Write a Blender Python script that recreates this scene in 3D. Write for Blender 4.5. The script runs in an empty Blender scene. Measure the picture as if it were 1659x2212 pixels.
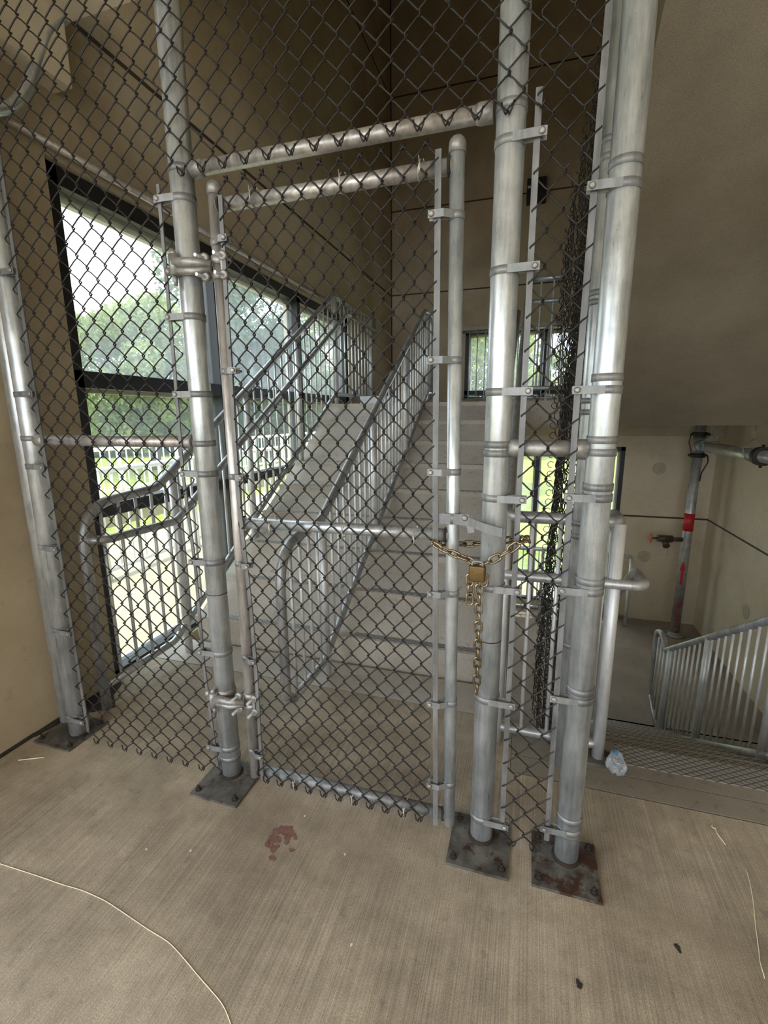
import bpy, math, random
from mathutils import Vector, Matrix, Euler
random.seed(7)
scene = bpy.context.scene
COL = scene.collection

# ------------------------------------------------------------------ camera, sky, sun, exposure
CAM_YAW, CAM_PITCH, CAM_ROLL, F_PX, EYE = -0.300833, 0.203420, 0.0072293, 999.79, 1.45
cy, sy = math.cos(CAM_YAW), math.sin(CAM_YAW)
fwd = Vector((sy*math.cos(CAM_PITCH), cy*math.cos(CAM_PITCH), -math.sin(CAM_PITCH)))
rgt = Vector((cy, -sy, 0))
dwn = -rgt.cross(fwd)
r2 = rgt*math.cos(CAM_ROLL) + dwn*math.sin(CAM_ROLL)
d2 = -rgt*math.sin(CAM_ROLL) + dwn*math.cos(CAM_ROLL)
cam_data = bpy.data.cameras.new('camera')
cam_data.sensor_fit = 'HORIZONTAL'
cam_data.sensor_width = 36.0
cam_data.lens = 36.0*F_PX/1659.0
cam_data.clip_start = 0.02
cam_data.clip_end = 300
cam = bpy.data.objects.new('camera', cam_data)
COL.objects.link(cam)
m = Matrix((r2, -d2, -fwd)).transposed()
cam.matrix_world = Matrix.Translation((0, 0, EYE)) @ m.to_4x4()
scene.camera = cam

scene.view_settings.view_transform = 'Standard'
scene.view_settings.look = 'None'
scene.view_settings.gamma = 1.0
scene.view_settings.exposure = 1.62
scene.view_settings.use_curve_mapping = False

world = bpy.data.worlds.new('world')
scene.world = world
world.use_nodes = True
wn, wl = world.node_tree.nodes, world.node_tree.links
wn.clear()
wo = wn.new('ShaderNodeOutputWorld')
wb = wn.new('ShaderNodeBackground')
wtc = wn.new('ShaderNodeTexCoord')
wmap = wn.new('ShaderNodeMapping')
wmap.inputs['Scale'].default_value = (1.0, 1.0, 2.6)
wnz = wn.new('ShaderNodeTexNoise')
wnz.inputs['Scale'].default_value = 2.6
wnz.inputs['Detail'].default_value = 6
wr = wn.new('ShaderNodeValToRGB')
wr.color_ramp.elements[0].position = 0.36
wr.color_ramp.elements[0].color = (0.46, 0.68, 0.98, 1)
wr.color_ramp.elements[1].position = 0.56
wr.color_ramp.elements[1].color = (1.0, 1.0, 1.0, 1)
wl.new(wtc.outputs['Generated'], wmap.inputs['Vector'])
wl.new(wmap.outputs[0], wnz.inputs['Vector'])
wl.new(wnz.outputs[0], wr.inputs[0])
wl.new(wr.outputs[0], wb.inputs[0])
wb.inputs[1].default_value = 1.6
wl.new(wb.outputs[0], wo.inputs[0])

sun_data = bpy.data.lights.new('sun', 'SUN')
sun_data.energy = 1.7
sun_data.angle = 0.02
sun_data.color = (1.0, 0.95, 0.86)
sun = bpy.data.objects.new('sun', sun_data)
COL.objects.link(sun)
sun.location = (0, 20, 30)
sun.rotation_euler = Vector((0.05, -0.25, -1.0)).to_track_quat('-Z', 'Y').to_euler()

# ------------------------------------------------------------------ materials
MATS = {}
def new_mat(name):
    m = bpy.data.materials.new(name)
    m.use_nodes = True
    n = m.node_tree.nodes
    b = n.get('Principled BSDF')
    MATS[name] = m
    return m, n, m.node_tree.links, b

def coords(n, l, scale=(1, 1, 1), kind='Object'):
    tc = n.new('ShaderNodeTexCoord')
    mp = n.new('ShaderNodeMapping')
    mp.inputs['Scale'].default_value = scale
    l.new(tc.outputs[kind], mp.inputs[0])
    return mp.outputs[0]

def noise(n, l, vec, scale, detail=4, rough=0.6):
    t = n.new('ShaderNodeTexNoise')
    t.inputs['Scale'].default_value = scale
    t.inputs['Detail'].default_value = detail
    t.inputs['Roughness'].default_value = rough
    l.new(vec, t.inputs['Vector'])
    return t.outputs[0]

def ramp(n, l, fac, stops):
    r = n.new('ShaderNodeValToRGB')
    e = r.color_ramp.elements
    e[0].position, e[0].color = stops[0][0], (*stops[0][1], 1)
    e[1].position, e[1].color = stops[-1][0], (*stops[-1][1], 1)
    for p, c in stops[1:-1]:
        q = e.new(p); q.color = (*c, 1)
    l.new(fac, r.inputs[0])
    return r.outputs[0]

def mix(n, l, fac, a, b, mode='MIX'):
    x = n.new('ShaderNodeMix'); x.data_type = 'RGBA'; x.blend_type = mode
    if isinstance(fac, float): x.inputs[0].default_value = fac
    else: l.new(fac, x.inputs[0])
    for s, v in ((6, a), (7, b)):
        if isinstance(v, tuple): x.inputs[s].default_value = (*v, 1)
        else: l.new(v, x.inputs[s])
    return x.outputs[2]

def bump(n, l, b, h, strength=0.3, dist=0.01):
    bp = n.new('ShaderNodeBump')
    bp.inputs['Strength'].default_value = strength
    bp.inputs['Distance'].default_value = dist
    l.new(h, bp.inputs['Height'])
    l.new(bp.outputs[0], b.inputs['Normal'])

def concrete(name, c0, c1, c2, broom=False, grain=1.0, stain=0.5, stain_col=(0.05, 0.04, 0.03)):
    m, n, l, b = new_mat(name)
    v = coords(n, l)
    big = noise(n, l, v, 1.3, 5, 0.62)
    col = ramp(n, l, big, [(0.30, c0), (0.5, c1), (0.70, c2)])
    fine = noise(n, l, v, 260, 4, 0.75)
    col = mix(n, l, 0.34*grain, col, ramp(n, l, fine, [(0.36, (0.12, 0.11, 0.10)), (0.64, (0.9, 0.88, 0.84))]), 'OVERLAY')
    med = noise(n, l, v, 17, 6, 0.7)
    sf = ramp(n, l, med, [(0.30, (1, 1, 1)), (0.43, (0, 0, 0))])
    ss = n.new('ShaderNodeMath'); ss.operation = 'MULTIPLY'; ss.inputs[1].default_value = stain
    l.new(sf, ss.inputs[0])
    col = mix(n, l, ss.outputs[0], col, stain_col)
    h = fine
    if broom:
        b2 = noise(n, l, v, 4.5, 7, 0.72)
        col = mix(n, l, 0.55, col, ramp(n, l, b2, [(0.34, (0.30, 0.29, 0.27)), (0.66, (0.72, 0.71, 0.70))]), 'OVERLAY')
        gr = noise(n, l, v, 420, 2, 0.8)
        gk = ramp(n, l, gr, [(0.24, (1, 1, 1)), (0.36, (0, 0, 0))])
        col = mix(n, l, gk, col, (0.12, 0.10, 0.08))
        vb = coords(n, l, (300, 1.6, 1))
        lines = noise(n, l, vb, 1.0, 2, 0.55)
        col = mix(n, l, 0.30, col, ramp(n, l, lines, [(0.34, (0.2, 0.19, 0.18)), (0.66, (0.82, 0.82, 0.8))]), 'OVERLAY')
        ad = n.new('ShaderNodeMath'); ad.operation = 'MULTIPLY_ADD'; ad.inputs[1].default_value = 1.6
        l.new(lines, ad.inputs[0]); l.new(fine, ad.inputs[2]); h = ad.outputs[0]
        spots = n.new('ShaderNodeTexVoronoi'); spots.inputs['Scale'].default_value = 16
        l.new(v, spots.inputs['Vector'])
        dk = ramp(n, l, spots.outputs['Distance'], [(0.0, (0.7, 0.7, 0.7)), (0.06, (0, 0, 0))])
        col = mix(n, l, dk, col, (0.10, 0.08, 0.06))
    l.new(col, b.inputs['Base Color'])
    b.inputs['Roughness'].default_value = 0.88
    bump(n, l, b, h, 0.35 if broom else 0.22, 0.004)
    return m

concrete('floor_broom', (0.225, 0.18, 0.132), (0.335, 0.278, 0.206), (0.44, 0.377, 0.288), broom=True, stain=0.55, stain_col=(0.17, 0.135, 0.10))
concrete('stair_concrete', (0.32, 0.28, 0.23), (0.41, 0.365, 0.305), (0.49, 0.44, 0.375), stain=0.5, stain_col=(0.13, 0.105, 0.085))
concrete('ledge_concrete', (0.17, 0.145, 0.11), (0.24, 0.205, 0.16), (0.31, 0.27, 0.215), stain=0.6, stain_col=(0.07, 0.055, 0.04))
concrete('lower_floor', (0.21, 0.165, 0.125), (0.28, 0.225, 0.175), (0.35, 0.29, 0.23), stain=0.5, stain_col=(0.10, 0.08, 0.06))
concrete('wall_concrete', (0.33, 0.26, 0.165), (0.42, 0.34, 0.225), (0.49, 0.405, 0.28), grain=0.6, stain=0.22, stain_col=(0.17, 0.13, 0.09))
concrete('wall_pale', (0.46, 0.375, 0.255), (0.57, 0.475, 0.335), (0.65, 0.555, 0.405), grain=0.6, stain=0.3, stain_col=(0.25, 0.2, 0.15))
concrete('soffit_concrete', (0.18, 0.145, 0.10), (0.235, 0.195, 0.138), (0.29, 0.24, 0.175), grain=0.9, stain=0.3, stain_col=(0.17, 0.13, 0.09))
concrete('ceiling_concrete', (0.62, 0.52, 0.37), (0.68, 0.58, 0.42), (0.74, 0.64, 0.48), grain=0.4, stain=0.1)
concrete('outside_paving', (0.25, 0.205, 0.13), (0.31, 0.26, 0.175), (0.37, 0.31, 0.215), grain=0.6, stain=0.2, stain_col=(0.4, 0.36, 0.3))

def metal(name, c0, c1, metallic=0.75, rough=0.42, streak=True, spangle=45, rust=0.0):
    m, n, l, b = new_mat(name)
    v = coords(n, l, (1, 1, 0.12) if streak else (1, 1, 1))
    a = noise(n, l, v, spangle, 5, 0.75)
    col = ramp(n, l, a, [(0.3, c0), (0.7, c1)])
    v2 = coords(n, l)
    s = noise(n, l, v2, 7, 4, 0.6)
    col = mix(n, l, 0.5, col, ramp(n, l, s, [(0.35, (0.3, 0.3, 0.3)), (0.65, (0.75, 0.75, 0.75))]), 'OVERLAY')
    sp = noise(n, l, v2, 130, 3, 0.8)
    fk = ramp(n, l, sp, [(0.27, (1, 1, 1)), (0.33, (0, 0, 0))])
    col = mix(n, l, fk, col, (c0[0]*.35, c0[1]*.32, c0[2]*.28))
    if rust:
        rs = noise(n, l, v2, 16, 5, 0.7)
        rf = ramp(n, l, rs, [(0.62-rust*0.35, (0, 0, 0)), (0.72-rust*0.3, (1, 1, 1))])
        col = mix(n, l, rf, col, (0.055, 0.024, 0.014))
    l.new(col, b.inputs['Base Color'])
    b.inputs['Metallic'].default_value = metallic
    rr = ramp(n, l, a, [(0.3, (rough-0.08,)*3), (0.7, (rough+0.12,)*3)])
    l.new(rr, b.inputs['Roughness'])
    bump(n, l, b, a, 0.08, 0.002)
    return m

metal('galvanized', (0.36, 0.385, 0.385), (0.66, 0.68, 0.67), 0.62, 0.34)
metal('galvanized_warm', (0.30, 0.27, 0.24), (0.60, 0.565, 0.52), 0.62, 0.38)
metal('galvanized_dull', (0.16, 0.16, 0.155), (0.30, 0.30, 0.29), 0.45, 0.5)
metal('rail_steel', (0.30, 0.30, 0.295), (0.52, 0.52, 0.51), 0.6, 0.36)
metal('baluster_steel', (0.54, 0.54, 0.53), (0.74, 0.74, 0.73), 0.42, 0.40)
metal('bar_steel', (0.10, 0.098, 0.094), (0.21, 0.205, 0.195), 0.35, 0.5)
metal('cast_fitting', (0.22, 0.205, 0.185), (0.40, 0.38, 0.35), 0.6, 0.45, streak=False)
metal('base_plate', (0.065, 0.060, 0.052), (0.17, 0.16, 0.14), 0.35, 0.62, streak=False, spangle=14, rust=0.22)
metal('base_plate_rusty', (0.065, 0.060, 0.052), (0.17, 0.16, 0.14), 0.3, 0.66, streak=False, spangle=14, rust=0.5)
metal('rust_bolt', (0.012, 0.009, 0.007), (0.045, 0.028, 0.019), 0.1, 0.9, streak=False, spangle=70)
metal('chain_steel', (0.17, 0.13, 0.075), (0.36, 0.29, 0.18), 0.9, 0.28, streak=False, spangle=80)
metal('lock_brass', (0.10, 0.058, 0.018), (0.165, 0.10, 0.034), 0.75, 0.42, streak=False, spangle=30)
metal('pipe_steel', (0.30, 0.295, 0.275), (0.50, 0.49, 0.46), 0.6, 0.38)
metal('valve_bronze', (0.05, 0.035, 0.025), (0.13, 0.085, 0.055), 0.5, 0.5, streak=False)
metal('outside_rail', (0.78, 0.79, 0.79), (0.90, 0.90, 0.90), 0.1, 0.5)

def plain(name, col, rough=0.6, metallic=0.0, var=0.15, scale=20):
    m, n, l, b = new_mat(name)
    v = coords(n, l)
    a = noise(n, l, v, scale, 4)
    lo = tuple(c*(1-var) for c in col); hi = tuple(min(1, c*(1+var)) for c in col)
    l.new(ramp(n, l, a, [(0.3, lo), (0.7, hi)]), b.inputs['Base Color'])
    b.inputs['Roughness'].default_value = rough
    b.inputs['Metallic'].default_value = metallic
    return m
plain('fence_wire', (0.010, 0.0065, 0.005), 0.5, 0.0, 0.5, 60)
plain('tie_wire', (0.55, 0.52, 0.47), 0.4, 0.6)
plain('black_frame', (0.012, 0.011, 0.011), 0.5)
plain('tan_frame', (0.42, 0.36, 0.26), 0.6)
plain('joint_sealant', (0.045, 0.035, 0.026), 0.8)
plain('red_paint', (0.42, 0.012, 0.015), 0.5)
plain('red_wheel', (0.50, 0.10, 0.07), 0.5)
plain('coupling_black', (0.028, 0.022, 0.018), 0.5, 0.3)
plain('blue_paint', (0.05, 0.22, 0.42), 0.5)
plain('patch_concrete', (0.42, 0.345, 0.24), 0.9)
plain('bark', (0.09, 0.07, 0.05), 0.9)
plain('dirt', (0.03, 0.023, 0.017), 0.95, 0, 0.5, 40)
plain('tread_dirt', (0.11, 0.09, 0.07), 0.95, 0, 0.5, 30)
plain('straw', (0.78, 0.70, 0.50), 0.7)
plain('spill_red', (0.19, 0.095, 0.075), 0.75, 0, 0.3, 60)
plain('grey_paint', (0.62, 0.63, 0.63), 0.5)
plain('grass', (0.235, 0.27, 0.035), 0.9, 0, 0.35, 9)
plain('hedge_soil', (0.16, 0.22, 0.08), 0.9)

def glass_mat(name, haze, tint):
    m = bpy.data.materials.new(name); m.use_nodes = True; MATS[name] = m
    n, l = m.node_tree.nodes, m.node_tree.links
    n.clear()
    o = n.new('ShaderNodeOutputMaterial')
    tr = n.new('ShaderNodeBsdfTransparent'); tr.inputs[0].default_value = (*tint, 1)
    gl = n.new('ShaderNodeBsdfGlossy'); gl.inputs['Roughness'].default_value = 0.03
    lw = n.new('ShaderNodeLayerWeight'); lw.inputs[0].default_value = 0.5
    pw = n.new('ShaderNodeMath'); pw.operation = 'POWER'; pw.inputs[1].default_value = 5.0
    fr = n.new('ShaderNodeMath'); fr.operation = 'MULTIPLY_ADD'; fr.inputs[1].default_value = 0.30; fr.inputs[2].default_value = 0.02
    l.new(lw.outputs['Facing'], pw.inputs[0]); l.new(pw.outputs[0], fr.inputs[0])
    mx = n.new('ShaderNodeMixShader')
    l.new(fr.outputs[0], mx.inputs[0]); l.new(tr.outputs[0], mx.inputs[1]); l.new(gl.outputs[0], mx.inputs[2])
    df = n.new('ShaderNodeBsdfTranslucent'); df.inputs[0].default_value = (0.84, 0.90, 0.94, 1)
    v = coords(n, l, (1, 1, 0.6))
    nz = noise(n, l, v, 4.0, 6, 0.7)
    rp = ramp(n, l, nz, [(0.3, (haze*0.5,)*3), (0.75, (haze*1.6,)*3)])
    m2 = n.new('ShaderNodeMixShader')
    l.new(rp, m2.inputs[0]); l.new(mx.outputs[0], m2.inputs[1]); l.new(df.outputs[0], m2.inputs[2])
    l.new(m2.outputs[0], o.inputs[0])
glass_mat('glass', 0.04, (0.93, 0.98, 0.97))
glass_mat('glass_dusty', 0.085, (0.93, 0.96, 0.97))

def leaf_mat(name, c0, c1, c2):
    m, n, l, b = new_mat(name)
    v = coords(n, l)
    a = noise(n, l, v, 2.2, 4, 0.7)
    l.new(ramp(n, l, a, [(0.3, c0), (0.5, c1), (0.68, c2)]), b.inputs['Base Color'])
    b.inputs['Roughness'].default_value = 0.6
    tl = n.new('ShaderNodeBsdfTranslucent'); tl.inputs[0].default_value = (*c2, 1)
    mx = n.new('ShaderNodeMixShader'); mx.inputs[0].default_value = 0.35
    o = n.get('Material Output')
    l.new(b.outputs[0], mx.inputs[1]); l.new(tl.outputs[0], mx.inputs[2]); l.new(mx.outputs[0], o.inputs[0])
leaf_mat('leaf_bright', (0.07, 0.12, 0.035), (0.17, 0.235, 0.06), (0.36, 0.40, 0.10))
leaf_mat('leaf_dark', (0.035, 0.075, 0.04), (0.09, 0.145, 0.08), (0.22, 0.28, 0.13))

# diamond pattern grip strip: pressed metal lattice over concrete-coloured cells
m, n, l, b = new_mat('diamond_strip')
v = coords(n, l)
sx = n.new('ShaderNodeSeparateXYZ'); l.new(v, sx.inputs[0])
def diag(sign):
    a = n.new('ShaderNodeMath'); a.operation = 'MULTIPLY'; a.inputs[1].default_value = 0.62; l.new(sx.outputs[0], a.inputs[0])
    s = n.new('ShaderNodeMath'); s.operation = 'ADD' if sign > 0 else 'SUBTRACT'
    l.new(a.outputs[0], s.inputs[0]); l.new(sx.outputs[1], s.inputs[1])
    k = n.new('ShaderNodeMath'); k.operation = 'MULTIPLY'; k.inputs[1].default_value = 1/0.026; l.new(s.outputs[0], k.inputs[0])
    f = n.new('ShaderNodeMath'); f.operation = 'PINGPONG'; f.inputs[1].default_value = 0.5; l.new(k.outputs[0], f.inputs[0])
    return f.outputs[0]
mn = n.new('ShaderNodeMath'); mn.operation = 'MINIMUM'; l.new(diag(1), mn.inputs[0]); l.new(diag(-1), mn.inputs[1])
l.new(ramp(n, l, mn.outputs[0], [(0.05, (0.09, 0.08, 0.07)), (0.13, (0.34, 0.32, 0.29))]), b.inputs['Base Color'])
b.inputs['Roughness'].default_value = 0.5; b.inputs['Metallic'].default_value = 0.3
bump(n, l, b, mn.outputs[0], 0.5, 0.004)

m, n, l, b = new_mat('clear_plastic')
b.inputs['Base Color'].default_value = (0.82, 0.88, 0.92, 1)
b.inputs['Roughness'].default_value = 0.06
b.inputs['Transmission Weight'].default_value = 0.85
tx = noise(n, l, coords(n, l), 55, 3); bump(n, l, b, tx, 0.8, 0.01)

# ------------------------------------------------------------------ mesh tools
class MB:
    def __init__(s): s.v = []; s.f = []; s.sm = []
    def box(s, x0, x1, y0, y1, z0, z1):
        i = len(s.v)
        s.v += [(x0,y0,z0),(x1,y0,z0),(x1,y1,z0),(x0,y1,z0),(x0,y0,z1),(x1,y0,z1),(x1,y1,z1),(x0,y1,z1)]
        for f in ((0,3,2,1),(4,5,6,7),(0,1,5,4),(1,2,6,5),(2,3,7,6),(3,0,4,7)):
            s.f.append(tuple(i+k for k in f)); s.sm.append(False)
        return s
    def obox(s, p0, p1, w, t, up=(0, 0, 1)):
        """bar from p0 to p1, width w across (perp. to up), thickness t along up"""
        p0, p1 = Vector(p0), Vector(p1); d = (p1-p0).normalized(); u = Vector(up)
        a = d.cross(u).normalized(); u = a.cross(d).normalized()
        i = len(s.v)
        for p in (p0, p1):
            for sa, su in ((-1,-1),(1,-1),(1,1),(-1,1)):
                s.v.append(tuple(p + a*(w/2*sa) + u*(t/2*su)))
        for f in ((0,3,2,1),(4,5,6,7),(0,1,5,4),(1,2,6,5),(2,3,7,6),(3,0,4,7)):
            s.f.append(tuple(i+k for k in f)); s.sm.append(False)
        return s
    def tube(s, pts, r, n=12, caps=True, closed=False, smooth=True):
        pts = [Vector(p) for p in pts]; N = len(pts)
        rr = r if isinstance(r, (list, tuple)) else [r]*N
        tang = []
        for k in range(N):
            if closed: t = pts[(k+1) % N] - pts[k-1]
            elif k == 0: t = pts[1]-pts[0]
            elif k == N-1: t = pts[-1]-pts[-2]
            else: t = (pts[k+1]-pts[k]).normalized() + (pts[k]-pts[k-1]).normalized()
            if t.length < 1e-9: t = Vector((0, 0, 1))
            tang.append(t.normalized())
        ref = Vector((0, 0, 1)) if abs(tang[0].z) < 0.9 else Vector((1, 0, 0))
        a = tang[0].cross(ref).normalized(); base = len(s.v)
        for k in range(N):
            t = tang[k]
            a = (a - t*a.dot(t)).normalized(); b = t.cross(a)
            for j in range(n):
                q = 2*math.pi*j/n
                s.v.append(tuple(pts[k] + (a*math.cos(q) + b*math.sin(q))*rr[k]))
        for k in range(N if closed else N-1):
            k2 = (k+1) % N
            for j in range(n):
                j2 = (j+1) % n
                s.f.append((base+k*n+j, base+k*n+j2, base+k2*n+j2, base+k2*n+j)); s.sm.append(smooth)
        if caps and not closed:
            s.f.append(tuple(base+j for j in range(n))[::-1]); s.sm.append(False)
            s.f.append(tuple(base+(N-1)*n+j for j in range(n))); s.sm.append(False)
        return s
    def lathe(s, prof, c, axis=(0, 0, 1), n=16, smooth=True):
        c = Vector(c); ax = Vector(axis).normalized()
        a = ax.cross(Vector((0, 0, 1)) if abs(ax.z) < 0.9 else Vector((1, 0, 0))).normalized(); b = ax.cross(a)
        base = len(s.v); N = len(prof)
        for r, h in prof:
            for j in range(n):
                q = 2*math.pi*j/n
                s.v.append(tuple(c + ax*h + (a*math.cos(q) + b*math.sin(q))*max(1e-4, r)))
        for k in range(N-1):
            for j in range(n):
                j2 = (j+1) % n
                s.f.append((base+k*n+j, base+k*n+j2, base+(k+1)*n+j2, base+(k+1)*n+j)); s.sm.append(smooth)
        s.f.append(tuple(base+j for j in range(n))[::-1]); s.sm.append(False)
        s.f.append(tuple(base+(N-1)*n+j for j in range(n))); s.sm.append(False)
        return s
    def ring(s, c, r, w, t=0.003, n=28):
        """flat band round a vertical post: centre c, inner radius r, height w"""
        c = Vector(c); base = len(s.v)
        prof = [(r, -w/2), (r+t, -w/2), (r+t, w/2), (r, w/2)]
        for j in range(n):
            q = 2*math.pi*j/n
            for (rad, h) in prof:
                s.v.append((c.x+rad*math.cos(q), c.y+rad*math.sin(q), c.z+h))
        for j in range(n):
            j2 = (j+1) % n
            for k in range(4):
                k2 = (k+1) % 4
                s.f.append((base+j*4+k, base+j2*4+k, base+j2*4+k2, base+j*4+k2)); s.sm.append(k == 1)
        return s
    def prism(s, poly, y0, y1, axis='x'):
        """polygon in the plane across axis, extruded along it"""
        i = len(s.v); n = len(poly)
        for w in (y0, y1):
            for (a, b) in poly:
                s.v.append((w, a, b) if axis == 'x' else ((a, w, b) if axis == 'y' else (a, b, w)))
        s.f.append(tuple(range(i, i+n))[::-1]); s.sm.append(False)
        s.f.append(tuple(range(i+n, i+2*n))); s.sm.append(False)
        for k in range(n):
            k2 = (k+1) % n
            s.f.append((i+k, i+k2, i+n+k2, i+n+k)); s.sm.append(False)
        return s
    def build(s, name, mat, parent=None):
        me = bpy.data.meshes.new(name)
        me.from_pydata(s.v, [], s.f)
        me.polygons.foreach_set('use_smooth', s.sm)
        me.materials.append(MATS[mat])
        me.validate(); me.update()
        import bmesh
        bm = bmesh.new(); bm.from_mesh(me)
        bmesh.ops.recalc_face_normals(bm, faces=bm.faces)
        bm.to_mesh(me); bm.free()
        o = bpy.data.objects.new(name, me)
        COL.objects.link(o)
        if parent:
            o.parent = parent
            o.matrix_parent_inverse = parent.matrix_basis.inverted()
        return o

def thing(name, label, cat, loc=(0, 0, 0), group=None):
    o = bpy.data.objects.new(name, None); COL.objects.link(o)
    o.empty_display_size = 0.1
    o.location = loc; o['label'] = label; o['category'] = cat
    if group: o['group'] = group
    return o
def tag(o, label, cat, group=None, kind=None):
    o['label'] = label; o['category'] = cat
    if group: o['group'] = group
    if kind: o['kind'] = kind
    return o
def struct(o):
    o['kind'] = 'structure'; return o

def fillet(pts, rad, seg=6):
    pts = [Vector(p) for p in pts]; out = [pts[0]]
    for k in range(1, len(pts)-1):
        a, b, c = pts[k-1], pts[k], pts[k+1]
        r = rad[k] if isinstance(rad, dict) and k in rad else (rad.get('d', 0.05) if isinstance(rad, dict) else rad)
        r = min(r, (a-b).length*0.49, (c-b).length*0.49)
        p, q = b + (a-b).normalized()*r, b + (c-b).normalized()*r
        for i in range(seg+1):
            t = i/seg
            out.append(p*(1-t)**2 + b*2*t*(1-t) + q*t*t)
    out.append(pts[-1])
    return out

# ------------------------------------------------------------------ the stairwell
XL, XR, YB = -2.15, 2.46, 7.40          # left wall, right wall, back wall
T, R = 0.2925, 0.17625                  # tread and riser
UP0, DN0 = 2.35, 2.0575                 # first riser going up, first edge going down
ZL, ZD = 9*R, -9*R                      # landing above and landing below
YL = UP0 + 8*T                          # edge of the landing above (4.69)
YD = DN0 + 8*T                          # foot of the lower flight

# floor slab in three pieces with real joints between
f = MB()
f.box(-4.9, XR, -6.0, 1.742, -0.25, 0)
f.box(-4.9, XL, 1.742, 1.76, -0.25, 0)
f.box(XL, -0.002, 1.742, 2.085, -0.25, 0)
struct(f.build('floor', 'floor_broom'))
g = MB(); g.box(XL, -0.05, 2.092, UP0, -0.25, 0)
struct(g.build('floor', 'stair_concrete'))
g = MB(); g.box(0.0, XR, 1.75, 1.852, -0.25, 0.0); g.box(0.0, 0.34, 1.858, 2.03, -0.25, 0); g.box(-0.05, 0.0, 2.092, 2.1, -0.25, 0)
g.box(0.34, XR, 1.858, DN0, -0.25, 0)
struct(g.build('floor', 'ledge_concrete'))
g = MB(); g.box(XL, XR, 1.70, 2.02, -0.25, -0.012); struct(g.build('floor', 'dirt'))
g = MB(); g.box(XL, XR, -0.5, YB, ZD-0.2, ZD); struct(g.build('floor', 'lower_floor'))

# landing above, with its beam
g = MB(); g.box(XL, XR, YL, YB, 1.36, ZL)
struct(g.build('ceiling', 'stair_concrete'))
g = MB(); g.box(XL, XR, 7.22, YB, 1.16, 1.36); struct(g.build('trim_1', 'wall_concrete'))

# left wall with the window opening
WY0, WY1, WZ0, WZ1 = 1.81, 5.60, 0.0, 2.62
g = MB()
g.box(XL-0.22, XL, 0.35, WY0, ZD, 7.2)
g.box(XL-0.22, XL, WY1, YB, ZD, 7.2)
g.box(XL-0.22, XL, WY0, WY1, WZ1, 7.2)
g.box(XL-0.22, XL, WY0, WY1, ZD, WZ0)
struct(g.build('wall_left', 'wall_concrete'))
# back wall with two openings
BX0, BX1 = -0.99, 1.34
UZ0, UZ1, LZ0, LZ1 = 1.705, 2.70, -1.46, 1.00
g = MB()
g.box(XL-0.22, BX0, YB, YB+0.22, 1.36, 7.2); g.box(BX1, XR+0.2, YB, YB+0.22, 1.36, 7.2)
g.box(BX0, BX1, YB, YB+0.22, UZ1, 7.2); g.box(BX0, BX1, YB, YB+0.22, 1.36, UZ0)
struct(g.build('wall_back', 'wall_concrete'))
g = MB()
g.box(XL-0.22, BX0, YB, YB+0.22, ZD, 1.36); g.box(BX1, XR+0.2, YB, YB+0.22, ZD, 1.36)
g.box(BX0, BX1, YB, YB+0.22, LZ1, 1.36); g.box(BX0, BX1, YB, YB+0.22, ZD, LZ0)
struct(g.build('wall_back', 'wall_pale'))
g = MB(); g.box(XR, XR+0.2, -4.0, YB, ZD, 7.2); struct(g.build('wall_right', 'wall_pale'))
g = MB(); g.box(XL-0.22, XR+0.2, 1.93, YB+0.22, 7.2, 7.4); struct(g.build('ceiling', 'wall_concrete'))
g = MB(); g.box(XL-0.22, XR+0.2, -4.0, 1.44, 3.17, 3.45); g.box(XL-0.22, 0.36, 1.44, 1.93, 3.17, 3.45); g.box(XL-0.22, XR+0.2, 1.73, 1.93, 3.85, 7.2); g.box(0.2, XR+0.2, 1.73, 1.93, 3.45, 3.85)  # includes unseen wall above the slab, its opening narrowed to dim the upper stairwell
struct(g.build('ceiling', 'ceiling_concrete'))
g = MB(); g.box(XL, XL+0.11, -1.0, 1.90, 2.90, 3.17); struct(g.build('trim_2', 'ceiling_concrete'))
# sealed joints between the wall panels
g = MB()
g.box(XL, XL+0.003, 1.93, YB, 3.262, 3.283)
g.box(XL, XL+0.003, 1.93, YB, 5.9, 5.92)
g.box(XL, XL+0.012, YB-0.025, YB, ZL, 7.2)
struct(g.build('trim_3', 'joint_sealant'))
g = MB()
for z in (3.28, 4.447, 5.92): g.box(XL, XR, YB-0.003, YB, z-0.009, z+0.009)
g.box(BX1, XR, YB-0.003, YB, 0.0-0.012, 0.012)
struct(g.build('trim_4', 'joint_sealant'))
g = MB(); g.box(XR-0.003, XR, -4.0, YB, -0.010, 0.010)
struct(g.build('trim_5', 'joint_sealant'))
g = MB(); g.box(XL, XL+0.022, 0.35, 1.35, 0, 0.006); g.prism([(XL, 1.35), (XL+0.03, 1.33), (XL+0.06, 1.52), (XL+0.13, 1.56), (XL+0.20, 1.62), (XL+0.10, 1.70), (XL+0.05, 1.81), (XL, 1.81)], 0, 0.0035, 'z'); struct(g.build('dirt_strip_left', 'dirt'))  # thin layer of dirt along the foot of the left wall

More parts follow.
